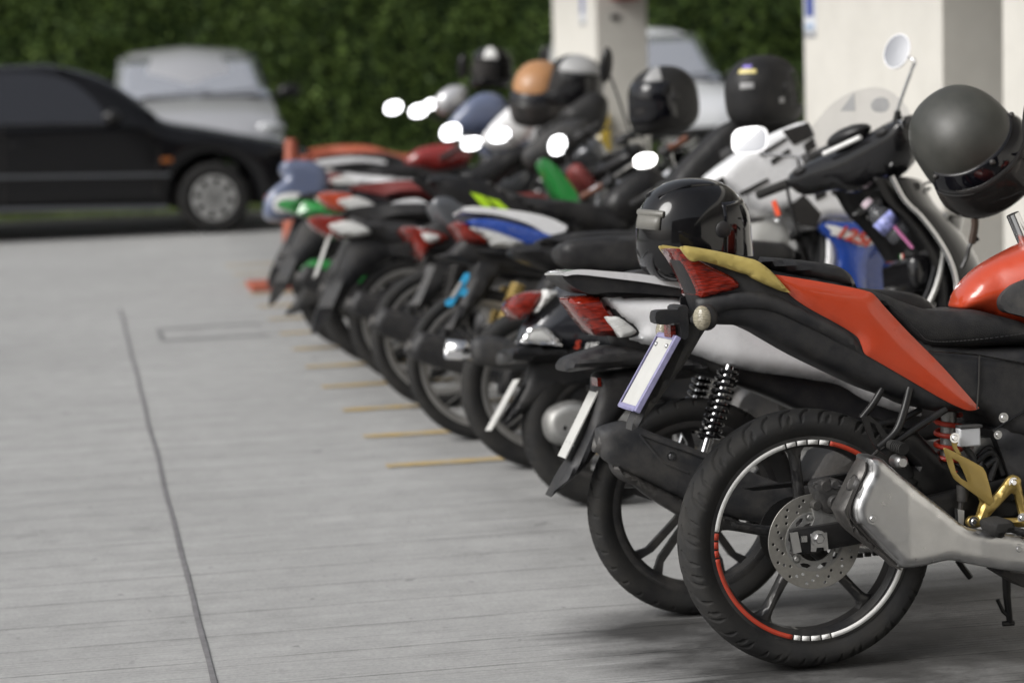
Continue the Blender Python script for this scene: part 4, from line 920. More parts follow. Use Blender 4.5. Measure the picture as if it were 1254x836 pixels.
# ------------------------------------------------------------------ cars
def car(label, M, prof, paint, kind):
    """prof: stations along the car (x, half width, sill z, belt z, roof z, roof half width)"""
    R_ = empty('car', M); tag(R_, label, 'car')
    b = MB(); rows = []
    for (x, w, s, bl, rf, rw) in prof:
        r = [(x, -w*.92, s), (x, -w*.99, s+.10), (x, -w, s+(bl-s)*.5), (x, -w*.985, bl-.06), (x, -w*.95, bl)]
        up = [(x, -w*.95+(w*.95-rw)*t, bl+(rf-bl)*t) for t in (.5, .92)]+[(x, -rw*.85, rf), (x, -rw*.4, rf+.015)]
        half = r+up; rows.append(half+[(q[0], -q[1], q[2]) for q in half[::-1]])
    b.grid(rows); n = len(rows[0]); b.f.append(list(range(n))[::-1]); b.f.append([(len(rows)-1)*n+k for k in range(n)]); b.m += [0, 0]
    b.build('body', paint, R_, ang=40)
    return R_
def car_wheel(root, x, y, R, K, side=-1):
    s = side; b = MB(); b.lathe([(r, h) for r, h in tyre_prof(R, R*.64, .095, 5)], (x, y-s*.08, R), 48); wt = b.build('wheel', 'rubber', root)
    b = MB(); yo = y+s*.012; R1 = R*.63
    b.lathe([(R1, yo-y), (R1*.88, yo-y), (R1*.88, yo-y-s*.012), (R1, yo-y-s*.012)], (x, y, R), 40)
    for k in range(K):
        a = 2*PI*k/K+.2; o = [(x+r*math.cos(a+d), R+r*math.sin(a+d)) for r, d in ((R1*.2, -.9), (R1*.55, -.25), (R1*.92, -.20), (R1*.92, .20), (R1*.55, .25), (R1*.2, .9))]
        b.sheet(o, yo-.006 if s < 0 else yo-.03, yo+.03 if s < 0 else yo+.006, .06, .01)
    b.lathe([(0, s*.006), (R1*.25, s*.004), (R1*.3, -s*.01), (0, -s*.01)], (x, yo, R), 24); b.build('hub_cap', 'hub_silver', wt)
    b = MB(); b.lathe([(R1*.88, 0), (R1*.88, -s*.02), (0, -s*.02)], (x, yo-s*.018, R), 30, closed=False); b.build('hub_recess', 'liner', wt)
def sedan():
    M = Matrix.Translation((0, 19.72, 0)); F = Fr(M)       # y=0 is the near flank
    R_ = empty('car', M); tag(R_, 'glossy black four-door car seen side-on, nose to the right', 'car')
    W = 1.70; zz = lambda *p: F.L(p, 0)
    top = zz((62, 80), (120, 94), (165, 120), (196, 146), (215, 154), (255, 160), (300, 168), (352, 177), (388, 187), (402, 200), (401, 226), (391, 246))
    L0 = [(-2.9, .60), (-2.95, .85), (-2.7, .95), (-2.2, .98), (-1.75, 1.02), (-1.3, 1.36), (-.9, 1.43), (-.3, 1.445)]
    out = L0+[(x, z) for x, z in top]
    nose = out[-1][0]; out += [(nose-.05, .22), (1.215+.42, .2), (1.215-.42, .2), (-1.35+.42, .2), (-1.35-.42, .2), (-2.8, .25)]
    belt = .93
    def arch(cx): return [(cx+.335*math.cos(t), .30+.335*math.sin(t)) for t in np.linspace(-.2, PI+.2, 18)]
    poly = cr(out[:len(L0)+len(top)], 3, False)+[(nose-.05, .22)]+[p for p in arch(1.215)]+[p for p in arch(-1.35)]+[(-2.8, .24)]
    tum = lambda x, z: 0 if z < belt else (z-belt)*.42
    def ends(x): return .22*max(0, (x-(nose-.45))/.45)**2+.18*max(0, (-2.4-x)/.5)**2
    b = MB(); b.sheet(poly, lambda x, z, p: tum(x, z)+ends(x)+.12*(1-p), lambda x, z, p: W-tum(x, z)-ends(x)-.12*(1-p), .04, .15)
    b.build('body', 'car_black', R_, ang=60)
    gl = cr(zz((-60, 90), (-60, 90), (0, 90), (50, 91), (85, 100), (112, 120), (134, 146), (134, 152), (60, 151), (-60, 151)), 3)
    for y0 in (0, 1):
        b = MB(); yf = (lambda x, z, p: tum(x, z)-.006) if y0 == 0 else (lambda x, z, p: W-tum(x, z)+.006); yg = (lambda x, z, p: tum(x, z)+.02) if y0 == 0 else (lambda x, z, p: W-tum(x, z)-.02)
        b.sheet(gl, yf, yg, .06, .02); b.build('side_window', 'car_window', R_)
    ws = zz((66, 82), (196, 147)); b = MB(); (xa, za), (xb, zb) = ws
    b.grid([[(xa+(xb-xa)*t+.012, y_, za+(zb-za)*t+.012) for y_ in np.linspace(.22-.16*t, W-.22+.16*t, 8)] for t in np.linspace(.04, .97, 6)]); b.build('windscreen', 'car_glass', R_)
    b = MB(); 
    for (q0, q1) in (((3, 152), (6, 258)), ((0, 153), (140, 152)), ((195, 178), (192, 240))):
        p0, p1 = F.P(*q0), F.P(*q1); b.tube([p0-Vector((0, .001, 0)), p1-Vector((0, .001, 0))], .006, 6)
    b.build('door_seam', 'liner', R_)
    b = MB(); p0, p1 = F.P(-60, 218), F.P(208, 214); b.tube([p0-Vector((0, .008, 0)), p1-Vector((0, .008, 0))], .014, 8); p0, p1 = F.P(-60, 258), F.P(205, 254); b.tube([p0, p1], .02, 8); b.build('side_trim', 'paint_grey', R_)
    b = MB(); p = F.P(28, 178); b.tube([p+Vector((-.09, -.012, 0)), p+Vector((-.06, -.03, 0)), p+Vector((.06, -.03, 0)), p+Vector((.09, -.012, 0))], .012, 8, sm=3); b.build('door_handle', 'car_black', R_)
    b = MB(); p = F.P(204, 196); b.box((p.x, -.004, p.z), (.095, .012, .04)); b.build('side_indicator', 'amber', R_, bev=.004)
    b = MB(); p = F.P(137, 143); b.ball((p.x, -.10, p.z), .1, 16, (.75, .9, .62)); b.box((p.x+.03, -.01, p.z-.03), (.08, .12, .05)); b.build('wing_mirror', 'satin_black', R_)
    b = MB(); p = F.P(352, 187, .2); b.ball((p.x-.05, .30, p.z), .10, 16, (1.1, 1.5, .5)); b.build('headlight', 'car_lamp', R_)
    for x in (1.215, -1.35):
        for y, s in ((0.02, -1), (W-.02, 1)): car_wheel(R_, x, y, .30, 8, s)
    b = MB(); b.box((-.5, W/2, .33), (4.2, W*.86, .2)); b.build('underbody', 'liner', R_)
sedan()
def hatch(label, X, Yf, width, paint, roof=1.53, mirrors=(-1, 1)):
    """compact car, nose towards the camera: local x = across, y = back from the nose"""
    M = Matrix.Translation((X, Yf, 0)); R_ = empty('car', M); tag(R_, label, 'car'); w = width/2
    st = [(0, .50, .30, .52), (.04, .80, .26, .66), (.2, .93, .22, .76), (.5, .985, .2, .90), (1.0, 1, .2, 1.0), (1.12, 1, .2, 1.03)]
    b = MB(); rows = []
    for (y, k, s, t) in st+[(3.7, .98, .2, 1.02), (3.85, .9, .25, .98)]:
        rows.append([(-w*k*.94, y, s), (-w*k, y, s+.15), (-w*k, y, t-.16), (-w*k*.93, y, t-.04), (-w*k*.6, y, t+.015), (0, y, t+.03), (w*k*.6, y, t+.015), (w*k*.93, y, t-.04), (w*k, y, t-.16), (w*k, y, s+.15), (w*k*.94, y, s)])
    b.grid(rows)
    gh = [(1.10, .94, 1.0, .90), (1.5, .91, 1.28, .86), (1.85, .89, roof-.05, .82), (2.2, .88, roof, .81), (3.2, .86, roof-.04, .78), (3.75, .84, 1.1, .80)]
    b.grid([[(-w*a, y, 1.0), (-w*(a+c)/2*.99, y, (1.0+t)/2), (-w*c*.98, y, t-.07), (-w*c*.78, y, t+.0), (0, y, t+.05), (w*c*.78, y, t+.0), (w*c*.98, y, t-.07), (w*(a+c)/2*.99, y, (1+t)/2), (w*a, y, 1.0)] for (y, a, t, c) in gh])
    b.build('body', paint, R_, ang=45)
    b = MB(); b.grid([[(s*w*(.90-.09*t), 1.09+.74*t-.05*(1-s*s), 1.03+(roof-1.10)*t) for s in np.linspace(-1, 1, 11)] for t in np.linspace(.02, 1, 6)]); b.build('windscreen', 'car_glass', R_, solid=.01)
    b = MB(); b.box((0, 1.06, 1.035), (w*1.6, .06, .03)); b.tube([(-.5, 1.02, 1.06), (.2, 1.06, 1.10)], .01, 6); b.tube([(.1, 1.0, 1.06), (.66, 1.06, 1.10)], .01, 6); b.build('wipers', 'plastic', R_)
    for s in (-1, 1):
        b = MB(); b.ball((s*w*.80, .24, .72), .15, 18, (1.1, .8, .5)); b.build('headlight', 'car_lamp', R_)
        if s in mirrors: b = MB(); b.ball((s*(w+.13), 1.2, 1.07), .11, 16, (1.15, .6, .72)); b.tube([(s*w*.9, 1.25, 1.02), (s*(w+.1), 1.2, 1.05)], .03, 8); b.build('wing_mirror', 'satin_black', R_)
        for y in (.75, 3.15):
            b = MB(); b.lathe(tyre_prof(.3, .19, .09, 5), (s*(w-.1), y, .3), 36, 'x'); b.build('wheel', 'rubber', R_)
    b = MB(); b.box((0, .02, .50), (w*1.0, .05, .14)); b.build('grille', 'plastic', R_, bev=.02)
    b = MB(); b.box((0, -.015, .40), (.34, .01, .11)); b.build('number_plate', 'plate_white', R_)
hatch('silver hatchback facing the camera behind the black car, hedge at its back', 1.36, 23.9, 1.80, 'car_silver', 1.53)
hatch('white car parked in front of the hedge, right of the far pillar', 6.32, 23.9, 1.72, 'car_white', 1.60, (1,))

# ------------------------------------------------------------------ traffic cone at the end of the row
b = MB(); E_ = empty('traffic_cone', Matrix.Translation((1.42, 14.95, 0))); tag(E_, 'faded orange traffic cone on a square base behind the last parked motorbikes', 'traffic cone')
b.box((-.06, 0, .02), (.50, .44, .04)); b.build('base', 'cone_orange', E_, bev=.01)
b = MB(); b.lathe([(.10, .04), (.095, .06), (.04, .92), (.03, .94), (0, .94)], (0, 0, 0), 32, 'z', False); b.build('cone', 'cone_orange', E_)

# ------------------------------------------------------------------ the row of motorbikes
c5 = lambda *p: zc(440, 230, 2.038, p)
c6 = lambda *p: zc(540, 330, 2.787, p)
c7 = lambda *p: zc(690, 300, 6.43, p)
c8 = lambda *p: zc(720, 430, 4.4, p)
ca = lambda *p: zc(300, 160, 2.787, p)
cb = lambda *p: zc(440, 30, 2.786, p)
cc = lambda *p: zc(854, 30, 2.533, p)
GR2 = [(.0, .004, .012, .018), (.012, .018, .030, .026), (.030, .026, .034, .040), (.02, .0, .03, .006)]
def bike_two():
    P = dict(R=.282, rr=.222, hw=.045, wheel='cast5p', rim='rim_black', n=700, groove=groove_fn(.282, .05, GR2, dep=.004, rmin=.25), g=.012, body='paint_white', tail='paint_white', shield='paint_white', fcol='paint_white', seat='vinyl', shock='gloss_black', plate=((0, 0), (0, 0), 'plate_white', .045), mirrors=(0, 0), steer=24, endm='chrome', noclear=1,
        muffler='plastic_worn', wb=1.22, a0=.2, head=(1.13, 1.045), rail='paint_white', railw=.118, guardw=.065, light=1)
    P['px'] = dict(
        rail=[(685, 336), (690, 333), (700, 330.5), (714, 330), (740, 332), (777, 335), (810, 340), (860, 350), (920, 360), (920, 366), (860, 358), (825, 352), (790, 346), (750, 341), (705, 336), (690, 338)],
        light=c7((50, 432), (75, 415), (130, 405), (220, 400), (300, 401), (345, 470), (395, 535), (435, 575), (480, 620), (480, 700), (455, 722), (360, 716), (270, 712), (200, 640), (140, 570), (90, 500)),
        clear=c7((328, 570), (380, 566), (432, 568), (500, 615), (560, 665), (568, 685), (530, 712), (460, 726), (445, 720)),
        tail=[(736, 363), (750, 361.5), (775, 361), (822, 363), (860, 368), (930, 385), (1000, 412), (1060, 442), (1105, 478), (1132, 508), (1105, 506), (1060, 490), (1030, 472), (1000, 466), (960, 460), (922, 455), (880, 446), (845, 434), (800, 426), (774, 420), (763, 414), (768, 410), (779, 408), (779, 404), (762, 392), (748, 378)],
        core=[(700, 345), (760, 345), (840, 352), (930, 362), (1050, 380), (1150, 400), (1210, 420), (1210, 520), (1100, 540), (1000, 510), (930, 480), (850, 456), (790, 440), (768, 430), (758, 415), (750, 396), (738, 365)],
        seat=[(778, 336), (790, 331), (820, 329), (880, 330), (960, 340), (1050, 352), (1100, 356), (1130, 362), (1150, 378), (1140, 390), (1060, 385), (960, 368), (860, 352), (800, 344)],
        guard=[(733, 460), (748, 456), (770, 453), (800, 448), (835, 446), (860, 452), (850, 462), (815, 466), (796, 474), (778, 490), (758, 515), (738, 545), (715, 575), (695, 592), (676, 609), (676, 609), (690, 582), (706, 556), (722, 520), (731, 485)],
        plate=[(737, 474), (694, 562)], shock=[(895, 448), (862, 556)],
        muffler=[(731, 528), (736, 523), (750, 518), (765, 515.5), (777, 520), (800, 530), (861, 553), (930, 582), (990, 610), (990, 650), (930, 640), (880, 630), (850, 618), (800, 594), (765, 578), (748, 568), (735, 556)],
        tip=[(729, 540), (760, 548)])
    R_, F, M = underbone(1.565, 5.84, 5, 'white and black underbone motorbike right behind the orange-red one, with a white grab rail', P)
    b = MB(); yl = lambda x: tw2(x)
    tw2 = lerpw((-.42, .045), (-.2, .09), (.1, .12), (.5, .12))
    cl = cr(F.L(c7((326, 568), (380, 564), (434, 566), (500, 612), (562, 664), (570, 686), (530, 714), (458, 728), (440, 716), (380, 640)), -.11), 2)
    b.sheet(cl, lambda x, z, p: -(tw2(x)+.022)-.008*p, lambda x, z, p: -(tw2(x)-.01), .006, .012); b.build('indicator_lens', 'clear_lens', R_)
    # dark underside of the rail, tray under the lamp, lower muffler cover
    b = MB(); b.vol(cr(F.L([(688, 338), (705, 337), (750, 341), (790, 346), (860, 358), (930, 370), (930, 378), (860, 366), (820, 362), (780, 359), (745, 358), (722, 360), (700, 350)], -.1), 3), .112, e=.95, r=.012, g=.2); b.build('rail_underside', 'plastic', R_)
    b = MB(); b.vol(cr(F.L([(694, 450), (696, 445), (703, 439), (727, 431), (756, 424), (800, 430), (850, 440), (870, 448), (868, 457), (830, 453), (760, 450), (720, 453), (697, 456)], -.08), 3), .10, e=.6, r=.02, g=.01); b.build('lamp_tray', 'plastic', R_)
    b = MB(); b.vol(cr(F.L([(749, 566), (765, 574), (800, 592), (850, 616), (900, 632), (900, 648), (850, 640), (800, 612), (776, 594), (762, 588), (752, 578)], -.17), 3), .046, -.16, e=.5, r=.02, g=.01); b.build('muffler_body', 'dark_metal', R_)
    b = MB(); b.tube([Vector((x, -.165-.047, z)) for x, z in F.L(c8((280, 448), (330, 510), (400, 590), (470, 625), (540, 655)), -.21)], .0035, 8, sm=5)
    b.tube([Vector((x, -.165-.044, z)) for x, z in F.L(c8((280, 448), (420, 500), (560, 548), (620, 575)), -.21)], .003, 8, sm=5); b.build('muffler_rib', 'plastic_worn', R_)
    b = MB(); p = F.P(*c8((450, 565))[0], -.212); b.lathe([(0, -.001), (.012, -.001), (.014, .003), (0, .003)], (p.x, -.212, p.z), 20, 'y'); b.bolt((p.x, -.213, p.z), .007, -1, .005); b.build('muffler_bolt', 'chrome', R_)
    b = MB(); p0, p1 = F.P(735, 468, -.065), F.P(737, 476, -.065); b.box((p0.x, -.02, p0.z), (.01, .07, .022)); b.build('reflector', 'red_lens', R_)
    return F
def scooter_three():
    P = dict(scooter=1, tail='gloss_grey', R=.252, rr=.165, hw=.05, wheel='cast3', n=400, groove=groove_fn(.252, .045, GR2, dep=.003, rmin=.21), g=.014, body='gloss_black', seat='vinyl', shock='dark_metal', front=0, muffler=None, taile=.25, tailr=.10, tailg=.012, light=1, rim='dark_metal', trim='alloy', plate=((0, 0), (0, 0), 'plate_white', .05), railw=.1, guardw=.05, shield='gloss_black', ltop=(1.19, .88), lw=(.12, .22, .2))
    P['px'] = dict(
        tail=[(640, 424), (641, 405), (650, 390), (660, 376), (672, 362), (684, 352), (700, 344), (760, 338), (860, 340), (930, 350), (990, 366), (1010, 380), (1000, 450), (900, 470), (800, 452), (740, 436), (690, 432)],
        light=c6((231, 132), (236, 112), (252, 90), (275, 79), (310, 72), (345, 70), (352, 74), (345, 100), (322, 138), (300, 158), (285, 166), (262, 166)),
        clear=c6((345, 70), (375, 72), (393, 80), (370, 105), (345, 128), (325, 146), (318, 140), (338, 105)),
        core=[(700, 345), (760, 335), (900, 345), (1010, 365), (1060, 400), (1100, 430), (1180, 440), (1180, 520), (1060, 520), (960, 500), (860, 500), (760, 470), (700, 440)],
        seat=[(686, 306), (692, 297), (704, 292), (740, 289), (800, 288), (880, 291), (940, 295), (965, 298), (976, 307), (970, 320), (930, 324), (860, 330), (780, 334), (720, 330), (694, 320)],
        guard=[(655, 440), (690, 436), (740, 448), (760, 470), (720, 470), (680, 480), (660, 492), (640, 506), (622, 520), (618, 512), (636, 486), (648, 462)],
        plate=[(637, 464), (602, 527)],
        shock=[(760, 440), (730, 520)])
    R_, F, M = underbone(1.655, 7.34, 9, 'glossy black retro scooter with chrome-edged leg shield, round mirror and small windscreen', P)
    # belt cover, badge, indicator, bumper strip
    b = MB(); b.sheet(cr(F.L(c6((355, 520), (370, 480), (410, 455), (460, 445), (520, 460), (600, 475), (700, 500), (700, 600), (600, 600), (500, 585), (420, 600), (370, 575)), -.12), 3), lambda x, z, p: -.10-.045*p, -.07, .012, .03); b.build('silencer_cover', 'alloy', R_)
    b = MB()
    for k in range(3): q = F.L(c6((540+k*4, 490+k*26), (600+k*4, 505+k*26)), -.145); b.tube([Vector((q[0][0], -.1465, q[0][1])), Vector((q[1][0], -.1465, q[1][1]))], .0045, 8)
    b.build('vent_slots', 'liner', R_)
    b = MB(); p = F.P(*c6((422, 540))[0], -.14); b.bolt((p.x, -.14, p.z), .009, -1, .006); b.build('cover_bolt', 'chrome', R_)
    b = MB(); b.vol(cr(F.L([(622, 436), (626, 427), (650, 423), (700, 427), (770, 436), (830, 445), (830, 455), (760, 446), (700, 440), (640, 443), (624, 444)], -.12), 3), .135, e=.7, r=.012, g=.012); b.build('bumper_strip', 'satin_black', R_)
    yw = lambda x: .10+.03
    b = MB(); b.sheet(cr(F.L(c6((283, 250), (290, 215), (312, 192), (345, 190), (375, 208), (411, 254), (411, 260), (345, 258)), -.13), 3), lambda x, z, p: -.128-.006*p, -.09, .006, .008, [cr(F.L(c6((298, 240), (305, 215), (330, 203), (360, 215), (382, 245), (340, 245)), -.13), 3)]); b.build('indicator_rim', 'chrome', R_)
    b = MB(); b.sheet(cr(F.L(c6((295, 242), (303, 212), (330, 201), (362, 212), (386, 247), (340, 247)), -.13), 3), lambda x, z, p: -.120-.012*p, -.09, .006, .015); b.build('indicator_lens', 'clear_lens', R_)
    for txt, q, m_, sz, wd in (('S', (703, 427), 'decal_red', .036, 0), ('125', (715, 428), 'decal_white', .028, 0)):
        cu = bpy.data.curves.new('badge', 'FONT'); cu.body = txt; cu.size = sz; cu.extrude = .0015; cu.shear = .35; cu.offset = .0012; cu.space_character = 1.05
        o = bpy.data.objects.new('badge', cu); C.objects.link(o)
        bpy.context.view_layer.update(); me = bpy.data.meshes.new_from_object(o.evaluated_get(bpy.context.evaluated_depsgraph_get())); bpy.data.objects.remove(o)
        me.materials.clear(); me.materials.append(MAT[m_]); o = bpy.data.objects.new('badge', me); C.objects.link(o); o.parent = R_
        p = F.P(*q, -.125); o.location = (p.x, -.1262, p.z); o.rotation_euler = (PI/2, 0, 0)
    # turned handlebar: its own frame, x running along the bar from the left grip to the right one
    Fw = Fr(Matrix.Identity(4))
    lp = Fw.P(929, 237, 7.82); rp = Fw.P(1134, 150, 7.22); lp, rp = [Vector(v) for v in (lp, rp)]
    xa = (rp-lp).normalized(); za = (Vector((-.12, .05, 1))-xa*xa.dot(Vector((-.12, .05, 1)))).normalized(); ya = za.cross(xa)
    HM = Matrix(((xa.x, ya.x, za.x, lp.x), (xa.y, ya.y, za.y, lp.y), (xa.z, ya.z, za.z, lp.z), (0, 0, 0, 1))); HF = Fr(HM); T = M.inverted() @ HM
    hl = HF.L
    def bb(name, m, fn, **k): b = MB(T); fn(b); return b.build(name, m, R_, **k)
    cov = cr(hl(cc((288, 470), (300, 450), (335, 428), (400, 400), (470, 372), (505, 352), (560, 322), (600, 300), (640, 285), (662, 298), (668, 345), (662, 385), (645, 425), (615, 465), (560, 500), (490, 525), (440, 515), (390, 520), (335, 530), (296, 505)), 0), 3)
    bb('handlebar_cover', 'gloss_black', lambda b: b.vol(cov, .085, .03, e=.35, r=.07, g=.014), ang=60)
    g0, g1 = hl(cc((190, 528), (285, 492)), 0); bb('grip', 'rubber', lambda b: b.tube([(g0[0], 0, g0[1]), (g1[0], 0, g1[1])], .017, 14))
    g0, g1 = hl(cc((640, 318), (705, 290)), 0); bb('grip', 'rubber', lambda b: b.tube([(g0[0], 0, g0[1]), (g1[0]+.06, 0, g1[1]+.01)], .019, 14))
    g0, g1 = hl(cc((612, 325), (642, 312)), -.02); bb('bar_collar', 'chrome', lambda b: b.tube([(g0[0], -.01, g0[1]), (g1[0], -.01, g1[1])], .024, 18))
    q = hl(cc((392, 402), (505, 350)), -.06); bb('instrument_trim', 'decal_white', lambda b: b.tube([(q[0][0], -.058, q[0][1]), (q[1][0], -.058, q[1][1])], .0085, 10))
    bb('instrument_cluster', 'satin_black', lambda b: b.ball(tuple(HF.P(*cc((470, 345))[0], .0)), .06, 16, (1.5, .9, .5)))
    for q0, r_ in (((318, 455), .02), ((575, 335), .02)): bb('switch_block', 'plastic', lambda b: b.ball(tuple(HF.P(*cc(q0)[0], -.04)), r_, 12, (1.5, 1, .8)))
    # mirrors
    st = [HF.P(*cc(q)[0], 0) for q in ((618, 275), (640, 210), (668, 135), (676, 118), (664, 106), (640, 100))]
    bb('mirror_stem', 'chrome', lambda b: b.tube(st, .0055, 8, sm=5)); bb('mirror_mount', 'satin_black', lambda b: b.tube([HF.P(*cc((620, 300))[0], 0), HF.P(*cc((622, 268))[0], 0)], (.016, .010), 12))
    def mir(q, n, rx, rz, sq, upv=Vector((0, 0, 1))):
        b, g = MB(), MB(); p = M.inverted() @ (HM @ HF.P(*cc(q)[0], 0)); mirror_head(b, g, p, n, rx, rz, up=upv, sq=sq); m_ = b.build('mirror', 'chrome', R_); g.build('mirror_glass', 'mirror', m_, ang=80)
    mir((620, 84), Vector((-.70, -.50, .24)), .052, .060, 2.0)
    mir((163, 360), Vector((-.5, -.80, .20)), .064, .048, 3.2)
    st2 = [HF.P(*cc(q)[0], 0) for q in ((200, 402), (290, 410), (318, 415), (330, 450))]; bb('mirror_stem', 'chrome', lambda b: b.tube(st2, .005, 8, sm=5))
    # windscreen in front of the cover
    sc = cr(hl(cc((350, 340), (372, 300), (415, 250), (470, 215), (530, 197), (585, 200), (630, 232), (660, 275), (672, 340), (640, 330), (560, 345), (470, 385), (400, 420)), .12), 4)
    bb('windscreen', 'clear_screen', lambda b: b.sheet(sc, lambda x, z, p: .115+.02*p, lambda x, z, p: .119+.02*p, .02, .1))
    bb('screen_sticker', 'sticker_grey', lambda b: b.sheet(hl(cc((450, 268), (492, 210), (496, 268)), .12), .108, .110, .02, .01))
    bb('screen_sticker', 'sticker_grey', lambda b: b.sheet(cr(hl(cc((543, 250), (560, 228), (590, 228), (600, 250), (588, 270), (556, 270)), .12), 4), .110, .112, .02, .01))
    # ignition key fob hanging from the bar
    k0 = HF.P(*cc((278, 500))[0], -.07); bb('key_strap', 'satin_black', lambda b: b.tube([k0, k0-Vector((.01, 0, .05)), k0-Vector((.02, 0, .16))], .006, 6, sm=4))
    k1 = HF.P(*cc((245, 570))[0], -.07); bb('key_tag', 'tag_red', lambda b: b.box(k1, (.022, .006, .055)), bev=.002)
    k2 = HF.P(*cc((248, 598))[0], -.07); bb('key_ring', 'chrome', lambda b: b.tube([k2+Vector((.013*math.cos(t), 0, .013*math.sin(t))) for t in np.linspace(0, 2*PI, 17)[:-1]], .0015, 6, closed=True))
    # leg shield with glove box, flag badge
    b = MB(); tr = F.L(cc((600, 472), (640, 545), (690, 595), (740, 660), (780, 730), (800, 800), (800, 880)), -.21); b.tube([(x, -.215, z) for x, z in tr], .0085, 10, sm=5); b.build('shield_trim', 'chrome', R_)
    rows = []
    tr2 = cr([(x, z, 0) for x, z in tr], 5, False)
    for (x, z, _) in tr2: rows.append([(x+.17*(1-(s)**2)**.75*(1 if s > -2 else 1), s*.214, z-.01*(1-s*s)) for s in np.linspace(-1, 1, 17)])
    b = MB(); b.grid(rows); b.build('leg_shield', 'gloss_black', R_, solid=.008)
    b = MB(); b.grid([[(q[0]-.055-.06*(1-abs(q[1])/.22), q[1]*.97, q[2]) for q in r] for r in rows]); b.build('inner_shield', 'satin_black', R_, solid=.006)
    gb = F.L(cc((560, 690), (690, 690), (760, 760), (760, 836), (600, 836)), -.08); xg = np.mean([q[0] for q in gb]); zg = np.mean([q[1] for q in gb])
    b = MB(); b.box((xg+.0, 0, zg-.01), (.08, .30, .12)); b.build('glove_box', 'gloss_black', R_, bev=.025)
    pf = F.P(*cc((655, 718))[0], -.12); b = MB()
    for k, m_ in enumerate((0, 1, 2)): b.cur = k; b.box((pf.x-.02, -.11-.0+.010*(1-k), pf.z), (.003, .0095, .016))
    b.build('flag_badge', ['paint_green', 'decal_white', 'decal_red'], R_)
    # front wheel and fork hidden behind the shield
    front_end(R_, 0, 1.26, .24, .045, 'gloss_black', head=(1.14, .86), steer=36, mirrors=(0, 0), kind='cast3', lamp=False, span=.12)
    # the water bottle stuck in the left pocket
    p0 = M @ F.P(*cc((524, 552))[0], -.06); p1 = M @ F.P(*cc((640, 668))[0], -.09)
    d = (p0-p1); ln = d.length+.03; Rq = d.normalized().to_track_quat('Z', 'Y').to_matrix().to_4x4(); BE = empty('water_bottle', Matrix.Translation(p1+d.normalized()*(ln-.03-.165)) @ Rq)
    tag(BE, 'small clear water bottle with blue and pink label in the black scooter pocket', 'bottle')
    k = 1.2; b = MB(); b.lathe([(0, 0), (.028*k, 0), (.031*k, .006), (.031*k, .03), (.029*k, .034), (.031*k, .038), (.031*k, .10), (.028*k, .112), (.014*k, .135), (.012*k, .152), (0, .152)], (0, 0, 0), 28, 'z', False); b.build('bottle_body', 'bottle_plastic', BE)
    b = MB(); b.lathe([(.0318*k, .045), (.0318*k, .095)], (0, 0, 0), 28, 'z', False); b.build('bottle_label', 'bottle_print', BE, solid=.0006)
    b = MB(); b.lathe([(0, .152), (.0165*k, .152), (.0165*k, .172), (0, .174)], (0, 0, 0), 20, 'z', False); b.build('cap', 'cap_pale', BE)
    q0, q1 = M @ F.P(*cc((612, 628))[0], -.13), M @ F.P(*cc((668, 693))[0], -.13)
    b = MB(); b.tube([q0, q1], .006, 10); tag(b.build('drinking_straw', 'pink'), 'bright pink straw sticking out of the scooter pocket next to the bottle', 'straw')
    return F, HF
mat('bottle_print', (.33, .36, .72), .4, var=.9, vscale=45); mat('cap_pale', (.75, .62, .68), .4)
F1 = bike_one(); F2 = bike_two(); F3, HF3 = scooter_three()

base = dict(g=.03, n=56)
def mk(X, Y, lean, label, **k): return underbone(X, Y, lean, label, {**base, **k})
# 4: white and blue underbone, matt muffler with chrome tip
R4, F4, M4 = mk(1.615, 8.07, 9, 'white and blue underbone motorbike with fat grey muffler, half hidden behind the black retro scooter', body='paint_white', tail='satin_black', shield='paint_white', wheel='spoke', rim='rim_grey', g=.02, n=200, groove=groove_fn(.285, .06, GR2, dep=.003, rmin=.25), hw=.048, rr=.215, muffler='plastic_worn', engine=1, light=0,
    px=dict(muffler=c5((278, 395), (285, 378), (310, 370), (350, 372), (395, 385), (440, 400), (440, 450), (400, 455), (350, 450), (300, 440), (282, 428)), tip=c5((216, 402), (290, 408))), mirrors=(0, 0), cowl='paint_white', tipr=.033, tipm='chrome', seat='vinyl', dz=-.06, dx=.28, rail=None)
def px_panel(F, R_, name, m, pts, y, th=.02, puff=.012, r=.03, sm=3, g=.02, yaw=None):
    b = MB(); b.sheet(cr(F.L(pts, y), sm), lambda x, z, p: y-puff*p, y+th, g, r); return b.build(name, m, R_, ang=60)
px_panel(F4, R4, 'front_cowl', 'paint_white', [(880, 215), (905, 190), (935, 170), (965, 155), (990, 150), (1000, 175), (1010, 200), (1030, 215), (1062, 235), (1085, 262), (1050, 268), (1012, 266), (1000, 280), (985, 268), (970, 255), (945, 262), (925, 255), (905, 240)], -.15, .26, .02)
px_panel(F4, R4, 'side_fairing', 'paint_blue', zc(990, 250, 10.45, ((130, 300), (220, 225), (400, 228), (740, 245), (800, 320), (850, 480), (780, 640), (740, 800), (720, 1150), (560, 1150), (380, 900), (380, 600), (250, 430))), -.17, .02, .008)
px_panel(F4, R4, 'inner_fairing', 'paint_blue', [(1048, 320), (1075, 300), (1100, 330), (1100, 400), (1060, 400)], -.10, .18, .01)
px_panel(F4, R4, 'decal', 'decal_white', zc(990, 250, 10.45, ((340, 275), (420, 300), (600, 360), (700, 400), (780, 430), (850, 465), (830, 510), (740, 545), (640, 530), (520, 470), (400, 420), (280, 390), (300, 350), (210, 260))), -.1795, .002, .003, .02, 1)
